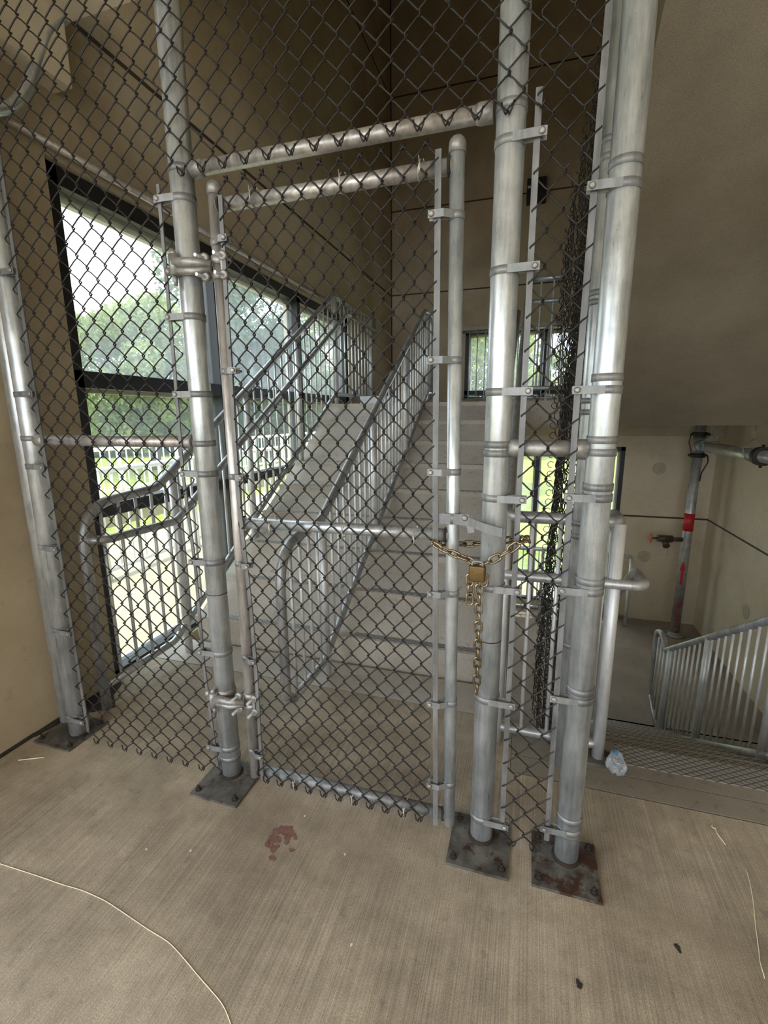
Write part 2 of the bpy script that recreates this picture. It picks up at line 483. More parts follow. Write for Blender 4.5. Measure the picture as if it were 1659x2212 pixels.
# round tie-hole patches in the walls
def disc(c, ax, r):
    return MB().lathe([(r, 0), (r, 0.003), (r*0.93, 0.004)], c, ax, 24)
g = MB()
for x, z in ((1.79, 0.70), (1.72, -0.60), (-1.577, 3.84)):
    d = disc((x, YB, z), (0, -1, 0), 0.085); k = len(g.v); g.v += d.v; g.f += [tuple(i+k for i in q) for q in d.f]; g.sm += d.sm
for y, z in ((5.9, -0.75), (5.2, 0.85)):
    d = disc((XR, y, z), (-1, 0, 0), 0.085); k = len(g.v); g.v += d.v; g.f += [tuple(i+k for i in q) for q in d.f]; g.sm += d.sm
d = disc((XL, 1.12, 0.86), (1, 0, 0), 0.10); k = len(g.v); g.v += d.v; g.f += [tuple(i+k for i in q) for q in d.f]; g.sm += d.sm
struct(g.build('trim_6', 'patch_concrete'))

# windows
def window(name, plane, c, a0, a1, z0, z1, mull, bars, depth=0.10, bottom_dark=True):
    """plane 'x' or 'y'; a0..a1 along the wall; mull: verticals; bars: horizontals"""
    root = bpy.data.objects.new(name, None); COL.objects.link(root); root['kind'] = 'structure'
    fr = MB(); gl = MB(); tn = MB(); w = 0.055 if plane == 'y' else 0.085
    def bx(mb, p, q, u0, u1, d0, d1):
        if plane == 'x': mb.box(c+d0, c+d1, p, q, u0, u1)
        else: mb.box(p, q, c+d0, c+d1, u0, u1)
    s = -1 if plane == 'x' else 1
    d0, d1 = sorted((0.02*s, 0.02*s+s*depth))
    bx(fr, a0, a0+w, z0, z1, d0, d1); bx(fr, a1-w, a1, z0, z1, d0, d1)
    bx(fr, a0, a1, z1-w, z1, d0, d1); bx(fr, a0, a1, z0, z0+0.03, d0, d1)
    for mm in mull: bx(fr, mm-0.03, mm+0.03, z0, z1, d0, d1)
    for bb, hw in bars: bx(fr, a0, a1, bb-hw, bb+hw, d0, d1)
    e0, e1 = sorted((s*(0.02+depth), s*(0.06+depth)))
    edges = [a0+w] + sorted(mull) + [a1-w]
    for k in range(len(edges)-1):
        p, q = edges[k]+(0.03 if k else 0), edges[k+1]-(0.03 if k < len(edges)-2 else 0)
        bx(tn, p, p+0.025, z0, z1-w, e0, e1); bx(tn, q-0.025, q, z0, z1-w, e0, e1)
        bx(tn, p, q, z1-w-0.03, z1-w, e0, e1); bx(tn, p, q, z0+0.0, z0+0.02, e0, e1)
        for bb, hw in bars: bx(tn, p, q, bb-hw-0.02, bb-hw, e0, e1)
    fr.build('window_frame', 'black_frame', root); tn.build('window_stop', 'tan_frame', root)
    g0, g1 = sorted((s*(0.03+depth*0.5), s*(0.036+depth*0.5)))
    zs = [z0+0.03] + [b for b, _ in bars] + [z1-w]
    for k in range(len(edges)-1):
        for j in range(len(zs)-1):
            gm = MB(); bx(gm, edges[k], edges[k+1], zs[j], zs[j+1], g0, g1)
            gm.build('pane', 'glass_dusty' if j == len(zs)-2 else 'glass', root)
    return root
window('window_1', 'x', XL-0.02, WY0, WY1, WZ0, WZ1, [3.05, 4.32], [(0.955, 0.034), (1.648, 0.042)])
window('window_2', 'y', YB, BX0, BX1, UZ0, UZ1, [0.15], [(1.80, 0.03)])
window('window_3', 'y', YB, BX0, BX1, LZ0, LZ1, [0.15], [(-0.62, 0.02), (-1.02, 0.03)])
g = MB(); g.tube([(XL+0.035, 1.62, 2.655), (XL+0.035, 5.62, 2.655)], 0.018, 12)
tag(g.build('conduit_pipe', 'galvanized_warm'), 'pale straight conduit pipe along the left wall just above the long window', 'pipe')
g = MB(); g.box(BX0-0.02, BX1+0.02, YB-0.03, YB, UZ1, UZ1+0.05); struct(g.build('trim_7', 'tan_frame'))
g = MB(); g.tube(fillet([(-2.06, 0.6, 2.60), (-2.06, 1.40, 2.605), (-2.06, 1.53, 2.615), (-2.06, 1.63, 2.692), (-2.06, 1.701, 2.794), (-2.06, 1.761, 2.928), (-2.06, 1.823, 3.067), (-2.06, 1.875, 3.135), (-2.06, 1.975, 3.24), (-2.06, 2.16, 3.42)], 0.08, 6), 0.022, 14)
tag(g.build('bent_conduit_pipe', 'galvanized'), 'curved pale grey pipe bending up to the ceiling at the top left corner', 'pipe')

# ------------------------------------------------------------------ staircases
def staircase(name, label, x0, x1, y0, z0, n, dy, up, strips, mat='stair_concrete'):
    root = thing(name, label, 'staircase', ((x0+x1)/2, y0, z0))
    s = 1 if up else -1
    for k in range(n):
        g = MB()
        if up:
            ya, yb = y0+dy*k*T, y0+dy*(k+1)*T + dy*0.02
            zt = z0+(k+1)*R
            if k == n-1: yb = y0+dy*k*T + dy*0.02
            zb = zt-R-0.03
            e = 0.032*dy
            poly = [(ya+e*0.0, zt), (yb, zt), (yb, zb), (ya+e, zb)]
        else:
            ya, yb = y0+dy*k*T - dy*0.02, y0+dy*(k+1)*T
            zt = z0-(k+1)*R
            poly = [(ya, zt), (yb, zt), (yb, zt-R-0.02), (ya, zt-R-0.02)]
        g.prism(poly, x0, x1, 'x')
        st = g.build('step', mat, root)
        if up and k == n-1: continue
        if not up and k == n-1: continue
        if up: MB().box(x0+0.02, x1-0.02, *sorted((y0+dy*((k+1)*T+0.008), y0+dy*((k+1)*T+0.034))), zt, zt+0.0015).build('dirt_line', 'tread_dirt', st)
        for (a, b) in strips:
            q = MB()
            if up: q.box(a, b, *sorted((ya+dy*0.018, ya+dy*0.118)), zt, zt+0.003)
            else: q.box(a, b, *sorted((yb-dy*0.012, yb-dy*0.125)), zt, zt+0.003)
            q.build('grip_strip', 'diamond_strip', st)
    w = MB()
    if up:
        e = n-1
        poly = [(y0+dy*0.03, z0), (y0+dy*0.03, z0+R-0.02), (y0+dy*(e*T+0.03), z0+n*R-0.02), (y0+dy*(e*T+0.03), z0+n*R-0.25), (y0+dy*0.35, z0-0.02)]
        if z0 > 1: poly = [(y0+dy*0.03, z0), (y0+dy*0.03, z0+R-0.02), (y0+dy*(e*T), z0+n*R-0.02), (y0+dy*(e*T), z0+n*R-0.30), (y0-dy*(-0.24), z0-0.226)]
    else:
        poly = [(y0, z0-0.02), (y0+dy*n*T-T, z0-n*R-0.01), (y0+dy*n*T-2*T, z0-n*R-0.02), (y0-0.0, z0-0.35)]
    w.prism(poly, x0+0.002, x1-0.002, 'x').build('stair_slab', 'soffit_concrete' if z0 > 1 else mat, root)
    return root
staircase('concrete_staircase', 'concrete stairs climbing behind the gate, with a rail down their middle', -2.04, -0.05, UP0, 0.0, 9, 1, True, [(-1.93, -1.12), (-0.93, -0.12)])
staircase('concrete_staircase', 'concrete stairs going down at the right behind the plastic scrap', 0.345, XR-0.01, DN0, 0.0, 9, 1, False, [(0.44, 2.3)])
q = MB(); q.box(0.44, 2.3, 1.925, 2.05, 0.0, 0.003)
tag(q.build('grip_strip', 'diamond_strip'), 'diamond patterned grip strip on the top edge of the descending stairs', 'strip')

# upper flight overhead on the right: only its underside and side show
root = thing('concrete_staircase', 'upper concrete flight whose sloping underside fills the top right', 'staircase', (1.4, YL, ZL))
g = MB(); ns = 9
poly = [(4.47, 1.36), (YL+0.02, 1.36), (YL+0.02, ZL)]
for k in range(ns):
    poly += [(YL-k*T, ZL+k*R), (YL-k*T, ZL+(k+1)*R)] if k else [(YL, ZL+R)]
poly += [(YL-ns*T, ZL+ns*R), (1.45, 3.18)]
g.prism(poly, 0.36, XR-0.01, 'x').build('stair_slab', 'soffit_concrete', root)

# ------------------------------------------------------------------ stair rails
def guard(label, rails, posts, bal, loc, group=None, rp=0.024):
    root = thing('stair_guardrail', label, 'railing', loc, group)
    for nm, pts, r in rails:
        MB().tube(pts, r, 14).build(nm, 'rail_steel', root)
    for (x, y, z0, z1) in posts:
        p = MB().tube([(x, y, z0), (x, y, z1)], rp, 14).build('post', 'baluster_steel', root)
    for (x, y, z0, z1) in bal:
        MB().tube([(x, y, z0), (x, y, z1)], 0.0085, 8).build('baluster', 'baluster_steel', root)
    return root
def lerp(tab, t):
    for (a, b), (c, d) in zip(tab, tab[1:]):
        if a <= t <= c: return b + (d-b)*(t-a)/(c-a)
    return tab[-1][1] if t > tab[-1][0] else tab[0][1]
def frange(a, b, s):
    n = max(1, round((b-a)/s)); return [a + (b-a)*k/n for k in range(1, n)]

# left guard
X = -1.985
top = [(1.60, 0.86), (1.66, 1.0), (1.80, 1.055), (2.08, 1.067), (YL, 2.66), (5.86, 2.655)]
bot = [(1.60, 0.12), (2.10, 0.125), (YL, 1.69), (5.86, 1.69)]
posts_y = [2.21, 3.02, 3.85, YL+0.03, 5.86]
base = lambda y: 0 if y < UP0 else min(9, math.floor((y-UP0)/T)+1)*R
gl = guard('stair guardrail along the long left window, its loop end beside the left wall',
    [('top_rail', fillet([(X, 1.60, 0.0), (X, 1.60, 1.045), (X, 2.08, 1.067), (X, YL, 2.66), (X, 5.86, 2.655)], {1: 0.20, 2: 0.03, 3: 0.03}, 10), 0.024),
     ('handrail', fillet([(X, 1.60, 0.885), (X+0.07, 1.66, 0.88), (X+0.07, 2.13, 0.868), (X+0.07, YL+0.2, 2.52), (X+0.07, 5.95, 2.50)], 0.04, 6), 0.021),
     ('bottom_rail', fillet([(X, 1.60, 0.12), (X, 2.10, 0.125), (X, YL, 1.69), (X, 5.86, 1.69)], 0.03), 0.020)],
    [(X, y, base(y), lerp(top, y)) for y in posts_y],
    [(X, y, lerp(bot, y), lerp(top, y)) for y in frange(1.60, 5.86, 0.108) if min(abs(y-p) for p in posts_y) > 0.035],
    (X, 1.6, 0))
for y, z in ((3.3, 1.70), (4.5, 2.40), (2.5, 1.22)):
    MB().tube(fillet([(X, y, z-0.10), (X+0.07, y, z-0.12), (X+0.07, y, z-0.02)], 0.03), 0.007, 6).build('handrail_bracket', 'baluster_steel', gl)

# middle guard
X = -1.03
top = [(1.745, 0.74), (1.80, 0.85), (1.95, 0.895), (2.17, 0.905), (YL, 2.45), (5.00, 2.46)]
bot = [(1.745, 0.13), (1.80, 0.10), (2.16, 0.105), (3.09, 0.64), (4.86, 1.68), (5.02, 1.69)]
posts_y = [2.20, 3.09, 3.97, 4.83]
guard('middle stair guardrail with a rounded loop end, rising between the two lanes of steps',
    [('top_rail', fillet([(X, 1.80, 0.11), (X, 1.74, 0.16), (X, 1.74, 0.89), (X, 2.17, 0.905), (X, YL, 2.45), (X, 5.02, 2.46), (X, 5.02, 1.69)], {1: 0.02, 2: 0.22, 3: 0.06, 4: 0.05, 5: 0.12}, 10), 0.024),
     ('bottom_rail', fillet([(X, 1.79, 0.10), (X, 2.16, 0.105), (X, 3.09, 0.64), (X, 4.86, 1.68), (X, 5.02, 1.69)], 0.03), 0.021)],
    [(X, y, base(y), lerp(top, y)) for y in posts_y],
    [(X, y, lerp(bot, y), lerp(top, y)) for y in frange(1.745, 5.02, 0.095) if min(abs(y-p) for p in posts_y) > 0.035],
    (X, 1.74, 0))

# guard round the open well: down the inner side of both flights
XA, XB, YG = -0.07, 0.355, 1.93
rails = [('top_rail', fillet([(XA, YL, 2.66), (XA, 2.12, 1.075), (XA, YG, 1.045), (XB, YG, 1.045), (XB, 2.10, 1.045), (XB, YD, -0.53), (XB, YD+0.3, -0.53)], {1: 0.05, 2: 0.06, 3: 0.05, 4: 0.05, 5: 0.05}, 8), 0.024),
         ('handrail', fillet([(XA-0.08, YL, 2.38), (XA-0.08, 2.16, 0.83), (XA-0.08, YG-0.02, 0.80), (XB+0.11, YG-0.02, 0.80), (XB+0.11, 2.10, 0.80), (XB+0.11, YD, -0.78), (XB+0.11, YD+0.3, -0.78)], 0.06, 8), 0.021),
         ('bottom_rail', fillet([(XA, YL, 1.70), (XA, 2.2, 0.20), (XA, YG, 0.07), (XB, YG, 0.07), (XB, 2.06, 0.07), (XB, YD, -1.44)], 0.04, 6), 0.021)]
bal = [(x, YG, 0.07, 1.04) for x in frange(XA, XB, 0.10)]
topA = [(YG, 1.045), (2.12, 1.075), (YL, 2.66)]; botA = [(YG, 0.07), (2.2, 0.20), (YL, 1.70)]
bal += [(XA, y, lerp(botA, y), lerp(topA, y)) for y in frange(YG, YL, 0.125)]
topB = [(YG, 1.045), (2.10, 1.045), (YD, -0.53)]; botB = [(YG, 0.07), (2.06, 0.07), (YD, -1.44)]
bal += [(XB, y, lerp(botB, y), lerp(topB, y)) for y in frange(YG, YD, 0.125)]
wg = guard('guardrail with paired bent rails around the open stairwell behind the right posts', rails,
    [(XA, YG, 0, 1.04), (XB, YG, 0, 1.04), (XA, YL, ZL-0.02, 2.66), (XB, 3.3, -0.9, 0.33), (XA, 3.3, 0.5, 1.8)], bal, (XB, YG, 0))
MB().box(XB-0.05, XB+0.06, YG-0.05, YG+0.05, 0, 0.012).build('base_plate', 'base_plate', wg)

# guard across the well on the landing above
guard('short guardrail across the stairwell on the landing above',
    [('top_rail', [(XA, YL+0.02, 2.65), (0.36, YL+0.02, 2.65)], 0.024), ('handrail', [(XA, YL+0.02, 2.46), (0.36, YL+0.02, 2.46)], 0.02), ('bottom_rail', [(XA, YL+0.02, 1.70), (0.36, YL+0.02, 1.70)], 0.02)],
    [(0.36, YL+0.02, ZL, 2.65)], [(x, YL+0.02, 1.70, 2.65) for x in frange(XA, 0.36, 0.11)], (0.15, YL, ZL))
# guards in front of the back windows
guard('low guardrail of thin bars in front of the upper back window',
    [('top_rail', [(-1.02, 7.22, 2.655), (1.4, 7.22, 2.655)], 0.02), ('bottom_rail', [(-1.02, 7.22, 1.70), (1.4, 7.22, 1.70)], 0.012)],
    [(0.2, 7.22, ZL, 2.65)], [(x, 7.22, 1.70, 2.65) for x in frange(-1.02, 1.4, 0.117)], (0.2, 7.22, ZL), rp=0.018)
guard('guardrail in front of the lower back window beside the red-banded standpipe',
    [('top_rail', fillet([(-0.9, 7.1, -0.53), (1.5, 7.1, -0.53), (1.5, 7.1, -1.5)], 0.05), 0.022), ('bottom_rail', [(-0.9, 7.1, -1.45), (1.5, 7.1, -1.45)], 0.018)],
    [(1.5, 7.1, ZD, -0.55), (0.3, 7.1, ZD, -0.53)], [(x, 7.1, -1.45, -0.53) for x in frange(-0.9, 1.5, 0.115)], (1.5, 7.1, ZD))

# middle guard of the descending flight
X = 1.30
sl = lambda y: 0.346 - (y-2.864)*0.628
top = [(1.9, sl(1.9)), (4.42, sl(4.42)), (4.60, -0.60), (4.78, -0.68)]
bot = [(1.9, sl(1.9)-0.80), (4.38, -1.46), (4.75, -1.37)]
posts_y = [1.95, 2.70, 3.58, 4.34]
bs = lambda y: 0 if y < DN0 else -(math.floor((y-DN0)/T)+1)*R
guard('stair guardrail at the far right with a looped lower end, going down the descending steps',
    [('top_rail', fillet([(X, 1.9, sl(1.9)), (X, 4.46, sl(4.46)), (X, 4.62, -0.56), (X, 4.80, -0.62), (X, 4.79, -0.9), (X, 4.76, -1.30), (X, 4.40, -1.47)], {1: 0.02, 2: 0.1, 3: 0.1, 4: 0.1, 5: 0.03}, 8), 0.024),
     ('bottom_rail', [(X, 1.9, bot[0][1]), (X, 4.40, -1.47)], 0.024)],
    [(X, y, bs(y), lerp(top, y)) for y in posts_y],
    [(X, y, lerp(bot, y), lerp(top, y)) for y in frange(1.95, 4.80, 0.098) if min(abs(y-p) for p in posts_y) > 0.03],
    (X, 1.95, 0))

# ------------------------------------------------------------------ chain link fence
YF, YM = 1.40, 1.372
def wire_path(xc, h, y0, P, z0, z1, phase, d=0.0055, bot_hook=None, top_hook=None):
    """one woven wire: flattened zigzag; phase 0 = right peak at z0"""
    pts = []
    prof = [(0.0, 1.0, 0.0), (0.055, 0.97, 0.75), (0.14, 0.46, 1.0), (0.25, 0.0, 0.8), (0.36, -0.46, 0.6), (0.445, -0.97, 0.35),
            (0.5, -1.0, 0.0), (0.555, -0.97, -0.75), (0.64, -0.46, -1.0), (0.75, 0.0, -0.8), (0.86, 0.46, -0.6), (0.945, 0.97, -0.35)]
    a = h/2 + 0.0022
    n = int((z1-z0)/P) + 2
    for k in range(n):
        for (t, u, w) in prof:
            z = z0 + (k+t)*P
            if z > z1+1e-6: break
            uu = u if phase == 0 else -u
            ww = w if phase == 0 else -w
            pts.append((xc + a*uu, y0 + d*ww, z))
    sgn = 1 if phase == 0 else -1
    if bot_hook:
        x = pts[0][0]
        pts = [(x + sgn*0.013, y0-0.007, z0+0.020), (x + sgn*0.009, y0-0.009, z0+0.004), (x+sgn*0.002, y0-0.006, z0-0.007)] + pts
    if top_hook:
        x, y, z = pts[-1]
        pts += [(x + sgn*0.004, y0-0.008, z+0.004), (x - sgn*0.010, y0-0.009, z-0.012)]
    return pts

def mesh_panel(mb, x0, x1, h, P, z0, z1, y, r=0.0024, hookb=True, hookt=False, n=6, first=0):
    k = 0; x = x0
    while x < x1 - h*0.3:
        ph = (k+first) % 2
        mb.tube(wire_path(x+h/2, h, y, P, z0, z1, ph, bot_hook=hookb, top_hook=hookt), r, n)
        x += h; k += 1
    return mb

def post(label, x, y, top, bands, plate=None, group='galvanized fence posts', rings=(), seam=None, r=0.0375, col='galvanized', hide=None):
    """bands: (z, direction, reach) tension bands; rings: plain bands"""
    root = thing('fence_post', label, 'post', (x, y, 0), group)
    MB().tube([(x, y, 0.0), (x, y, top)], r, 32).build('post_tube', col, root)
    if plate:
        px0, px1, py0, py1 = plate
        bp = MB().box(px0, px1, py0, py1, 0, 0.010).build('base_plate', 'base_plate_rusty' if 'rustiest' in label else 'base_plate', root)
        for bx_ in (px0+0.022, px1-0.022):
            for by_ in (py0+0.026, py1-0.026):
                if abs(bx_-x) < 0.045 and abs(by_-y) < 0.045: continue
                b = MB().lathe([(0.013, 0.010), (0.013, 0.013), (0.0085, 0.013), (0.0085, 0.022), (0.005, 0.022), (0.005, 0.031)], (bx_, by_, 0), n=6, smooth=False)
                b.build('anchor_bolt', 'rust_bolt', bp)
        w = MB()
        w.lathe([(r+0.008, 0.010), (r+0.0065, 0.014), (r+0.001, 0.019)], (x, y, 0), n=28)
        w.build('weld', 'rust_bolt', root)
    for z in rings:
        MB().ring((x, y, z), r, 0.020, 0.0026).build('brace_band', 'galvanized_dull', root)
    for (z, s, reach) in bands:
        b = MB().ring((x, y, z), r, 0.021, 0.0028)
        for yy in (YM-0.0125, YM+0.0105):
            b.obox((x + s*0.008, y-r-0.001 if yy < YM else y-0.02, z), (x + s*(r+0.006), yy, z), 0.0028, 0.021, (0, 0, 1))
            b.obox((x + s*(r+0.004), yy, z), (x + s*reach, yy, z), 0.0028, 0.021, (0, 0, 1))
        bo = b.build('tension_band', 'galvanized_dull', root)
        q = MB().lathe([(0.0085, 0), (0.0075, 0.004), (0.004, 0.006)], (x+s*(reach-0.012), YM-0.0138, z), (0, -1, 0), 12)
        q.tube([(x+s*(reach-0.012), YM-0.012, z), (x+s*(reach-0.012), YM+0.026, z)], 0.0042, 8)
        q.build('bolt', 'cast_fitting', bo)
    if seam:
        MB().ring((x, y, seam), r-0.001, 0.003, 0.0016).build('tube_seam', 'coupling_black', root)
    return root
Z = lambda z: 1.45 + (z-1.45)*1.018
TOP = 3.17
post('leftmost fence post with a clamp row, standing in front of the left wall', -1.937, 1.405, TOP,
     [(Z(z), 1, 0.098) for z in (1.976, 1.544, 1.264, 0.929, 0.558, 0.135)], (-2.09, -1.875, 1.30, 1.51), rings=(Z(1.375), 0.095), group=None)
post('plain fence post squeezed between the leftmost post and the left wall', -2.085, 1.475, TOP, [], None, group=None, rings=())
post('hinge post between the side panel and the gate, on a rusty plate', -1.102, 1.40, TOP,
     [(Z(z), -1, 0.082) for z in (2.122, 1.774, 1.528, 1.258, 0.935, 0.576, 0.165)], (-1.195, -0.985, 1.255, 1.465), rings=(Z(2.205), Z(1.363), 0.095), seam=0.80, group=None)
post('latch post right of the gate that the chain wraps around', -0.086, 1.40, TOP,
     [(Z(z), 1, 0.090) for z in (2.122, 1.823, 1.514, 1.217, 0.944, 0.570, 0.125)], (-0.188, 0.012, 1.262, 1.472), rings=(Z(2.2), Z(1.37), Z(1.345), 0.098), seam=0.757, group=None)
post('right-hand end post with the rustiest base plate', 0.192, 1.40, TOP,
     [(Z(z), -1, 0.088) for z in (1.988, 1.514, 1.229, 0.961, 0.618, 0.155)], (0.083, 0.288, 1.268, 1.472),
     rings=(Z(2.038), Z(1.545), Z(1.385), Z(1.352), Z(1.258), Z(0.99), Z(0.647), 0.175, 0.12), group=None)
post('thinner fence post half hidden behind the right-hand end post', 0.205, 1.86, TOP, [], None, r=0.030,
     rings=(2.32, 2.27, 1.86, 1.83, 1.50, 1.46, 1.33, 1.30, 1.05, 1.0, 0.55), group=None)

def bar(mb, pts, w=0.017, t=0.005):
    for a, b in zip(pts, pts[1:]):
        mb.obox((a[0], YM, a[1]), (b[0], YM, b[1]), w, t, (0, 1, 0))
    return mb

# left panel, floor to ceiling
pl = thing('chain_link_fence', 'black chain-link panel left of the gate, between wall post and hinge post', 'fence panel', (-1.5, YM, 0))
h = 0.0402
mesh_panel(MB(), -1.824-0.0005-h*1, -1.145, h, 0.0862, 0.022, TOP-0.03, YM, first=1).build('wire_mesh', 'fence_wire', pl)
bar(MB(), [(-1.835, 0.06), (-1.842, 1.5), (-1.835, 2.55)], 0.016).build('tension_bar', 'bar_steel', pl)
bar(MB(), [(-1.148, 0.05), (-1.170, 0.5), (-1.166, 0.9), (-1.183, 1.25), (-1.176, 1.6), (-1.172, 2.18)], 0.012).build('tension_bar', 'bar_steel', pl)
# panel over the gate
pu = thing('chain_link_fence', 'black chain-link panel above the gate with hooked lower ends', 'fence panel', (-0.6, YM, 2.19))
h = 0.0374
mesh_panel(MB(), -0.878-7*h, 0.0-0.02, h, 0.0855, 2.188, TOP-0.03, YM-0.012, first=0+1).build('wire_mesh', 'fence_wire', pu)
pr = thing('chain_link_fence', 'narrow black chain-link panel between the two right-hand posts', 'fence panel', (0.05, YM, 0))
h = 0.0365
mesh_panel(MB(), 0.016-h, 0.016-h+4*h-0.01, h, 0.0855, 0.035, TOP-0.03, YM, first=0).build('wire_mesh', 'fence_wire', pr)
bar(MB(), [(-0.017, 0.11), (-0.02, 2.235)], 0.016).build('tension_bar', 'bar_steel', pr)
bar(MB(), [(0.126, 0.08), (0.118, 1.5), (0.128, 3.1)], 0.016).build('tension_bar', 'bar_steel', pr)

# horizontal rails
def rail(name, label, x0, x1, z, mat, r=0.021, y=YF, cup=(True, True)):
    root = thing(name, label, 'rail', ((x0+x1)/2, y, z))
    MB().tube([(x0, y, z), (x1, y, z)], r, 24).build('rail_tube', mat, root)
    for c, x, s in ((cup[0], x0, 1), (cup[1], x1, -1)):
        if c: MB().tube([(x-s*0.004, y, z), (x+s*0.03, y, z), (x+s*0.04, y, z)], [r+0.004, r+0.004, r+0.001], 20).build('rail_end', 'cast_fitting', root)
    return root
rail('header_rail', 'stained header rail between the posts above the gate', -1.055, -0.135, 2.217, 'galvanized_warm')
rail('side_rail', 'horizontal pipe rail behind the mesh left of the gate', -1.90, -1.15, 1.366, 'galvanized_warm')
rail('side_rail', 'short thick pipe rail between the two right-hand posts', -0.05, 0.155, 1.358, 'cast_fitting', 0.023)

# ------------------------------------------------------------------ gate
gt = thing('chain_link_gate', 'closed chain-link gate with a galvanized pipe frame in the middle', 'gate', (-0.985, YF, 0))
RG = 0.0205
GXL, GXR0, GXR1 = -0.985, -0.200, -0.222
def gxr(z): return GXR0 + (GXR1-GXR0)*z/2.17
s1 = MB().tube([(GXL-0.004, YF, 0.025), (GXL, YF, 2.155)], RG, 24).build('stile', 'galvanized_warm', gt)
s2 = MB().tube([(gxr(0), YF, 0.025), (gxr(2.15), YF, 2.155)], RG, 24).build('stile', 'galvanized', gt)
for s_, x in ((s1, GXL), (s2, gxr(2.16))):
    MB().lathe([(RG+0.003, 2.135), (RG+0.003, 2.158), (RG, 2.168), (RG*0.6, 2.176), (0.002, 2.179)], (x, YF, 0), n=20).build('stile_cap', 'cast_fitting', s_)
MB().tube([(GXL+0.01, YF, 2.105), (gxr(2.1)-0.01, YF, 2.108)], RG, 22).build('gate_rail', 'galvanized_warm', gt)
MB().tube([(GXL+0.01, YF, 1.080), (gxr(1.08)-0.01, YF, 1.086)], RG-0.001, 22).build('gate_rail', 'galvanized', gt)
MB().tube([(GXL+0.01, YF, 0.058), (gxr(0.1)-0.01, YF, 0.061)], RG-0.001, 22).build('gate_rail', 'galvanized_dull', gt)
for x, z in ((GXL+RG, 2.105), (gxr(2.1)-RG, 2.108), (GXL+RG, 1.08), (gxr(1.08)-RG, 1.086), (GXL+RG, 0.058), (gxr(0)-RG, 0.061)):
    s = 1 if x < -0.6 else -1
    MB().tube([(x-s*0.004, YF, z), (x+s*0.004, YF, z)], RG+0.004, 20).build('weld', 'rust_bolt', gt)
h = 0.0308
mesh_panel(MB(), -0.917-h, -0.262, h, 0.0757, 0.041, 0.041+0.0757*28, YM, hookt=True, first=0).build('wire_mesh', 'fence_wire', gt)
bar(MB(), [(-0.940, 0.04), (-0.935, 0.5), (-0.938, 0.75), (-0.956, 1.15), (-0.957, 1.35), (-0.945, 2.12)], 0.014).build('tension_bar', 'bar_steel', gt)
bar(MB(), [(-0.243, 0.03), (-0.263, 1.3), (-0.268, 2.14)], 0.017).build('tension_bar', 'bar_steel', gt)
def gband(x, z, s, reach):
    b = MB().ring((x, YF, z), RG, 0.020, 0.0026)
    for yy in (YM-0.012, YM+0.010):
        b.obox((x+s*0.004, YF-RG-0.001 if yy < YM else YF-0.005, z), (x+s*(RG+0.010), yy, z), 0.0026, 0.020, (0, 0, 1))
        b.obox((x+s*(RG+0.008), yy, z), (x+s*reach, yy, z), 0.0026, 0.020, (0, 0, 1))
    bo = b.build('tension_band', 'galvanized_dull', gt)
    q = MB().lathe([(0.0085, 0), (0.0075, 0.004), (0.004, 0.006)], (x+s*(reach-0.010), YM-0.0135, z), (0, -1, 0), 12)
    q.tube([(x+s*(reach-0.010), YM-0.012, z), (x+s*(reach-0.010), YM+0.034, z)], 0.004, 8)
    q.build('bolt', 'cast_fitting', bo)
for z in (1.987, 1.599, 1.251, 0.938, 0.571, 0.173): gband(GXL, Z(z), 1, 0.060)
for z in (1.974, 1.604, 1.288, 0.908, 0.527, 0.219): gband(gxr(z), Z(z), -1, 0.072)
# hinges
for z0, fl in ((1.93, 1), (0.375, -1)):
    hg = bpy.data.objects.new('hinge', None); COL.objects.link(hg); hg.parent = gt
    hg.matrix_parent_inverse = gt.matrix_basis.inverted()
    MB().ring((-1.102, YF, z0-0.01*fl), 0.0375, 0.040, 0.004).tube([(-1.150, YF-0.03, z0-0.01*fl), (-1.165, YF-0.035, z0-0.01*fl)], 0.013, 10).build('collar', 'cast_fitting', hg)
    a = MB()
    a.tube([(-1.118, YF-0.052, z0-0.030), (-1.118, YF-0.052, z0+0.032)], 0.0165, 16)
    a.tube([(-1.118, YF-0.052, z0+0.032), (-1.118, YF-0.052, z0+0.046)], [0.013, 0.006], 12)
    a.tube([(-1.118, YF-0.052, z0-0.060), (-1.118, YF-0.052, z0-0.028)], 0.007, 10)
    a.build('pintle', 'cast_fitting', hg)
    MB().tube([(-1.115, YF-0.054, z0+0.008), (-1.05, YF-0.052, z0+0.004), (-0.995, YF-0.030, z0-0.002)], [0.017, 0.014, 0.012], 12)\
        .tube([(-1.118, YF-0.050, z0-0.016), (-1.05, YF-0.046, z0-0.020), (-0.998, YF-0.028, z0-0.014)], [0.013, 0.011, 0.010], 12).build('hinge_arm', 'cast_fitting', hg)
    c = MB().ring((GXL, YF, z0+0.015), RG, 0.026, 0.005).ring((GXL, YF, z0-0.030), RG, 0.026, 0.005)
    for dx in (-0.034, 0.034):
        for dz in (0.020, -0.036):
            c.lathe([(0.015, 0), (0.015, 0.012), (0.010, 0.014)], (GXL+dx, YF-0.022, z0+dz), (0, -1, 0), 12)
        c.obox((GXL+dx*0.9, YF-0.026, z0-0.036), (GXL+dx*0.9, YF-0.026, z0+0.02), 0.012, 0.008, (0, 1, 0))
    c.build('gate_clamp', 'cast_fitting', hg)
    for dx in (-0.034, 0.034):
        for dz in (0.020, -0.036):
            MB().tube([(GXL+dx, YF+0.02, z0+dz), (GXL+dx-0.004, YF-0.070, z0+dz-0.002*fl)], 0.0055, 10).build('bolt', 'galvanized', hg)
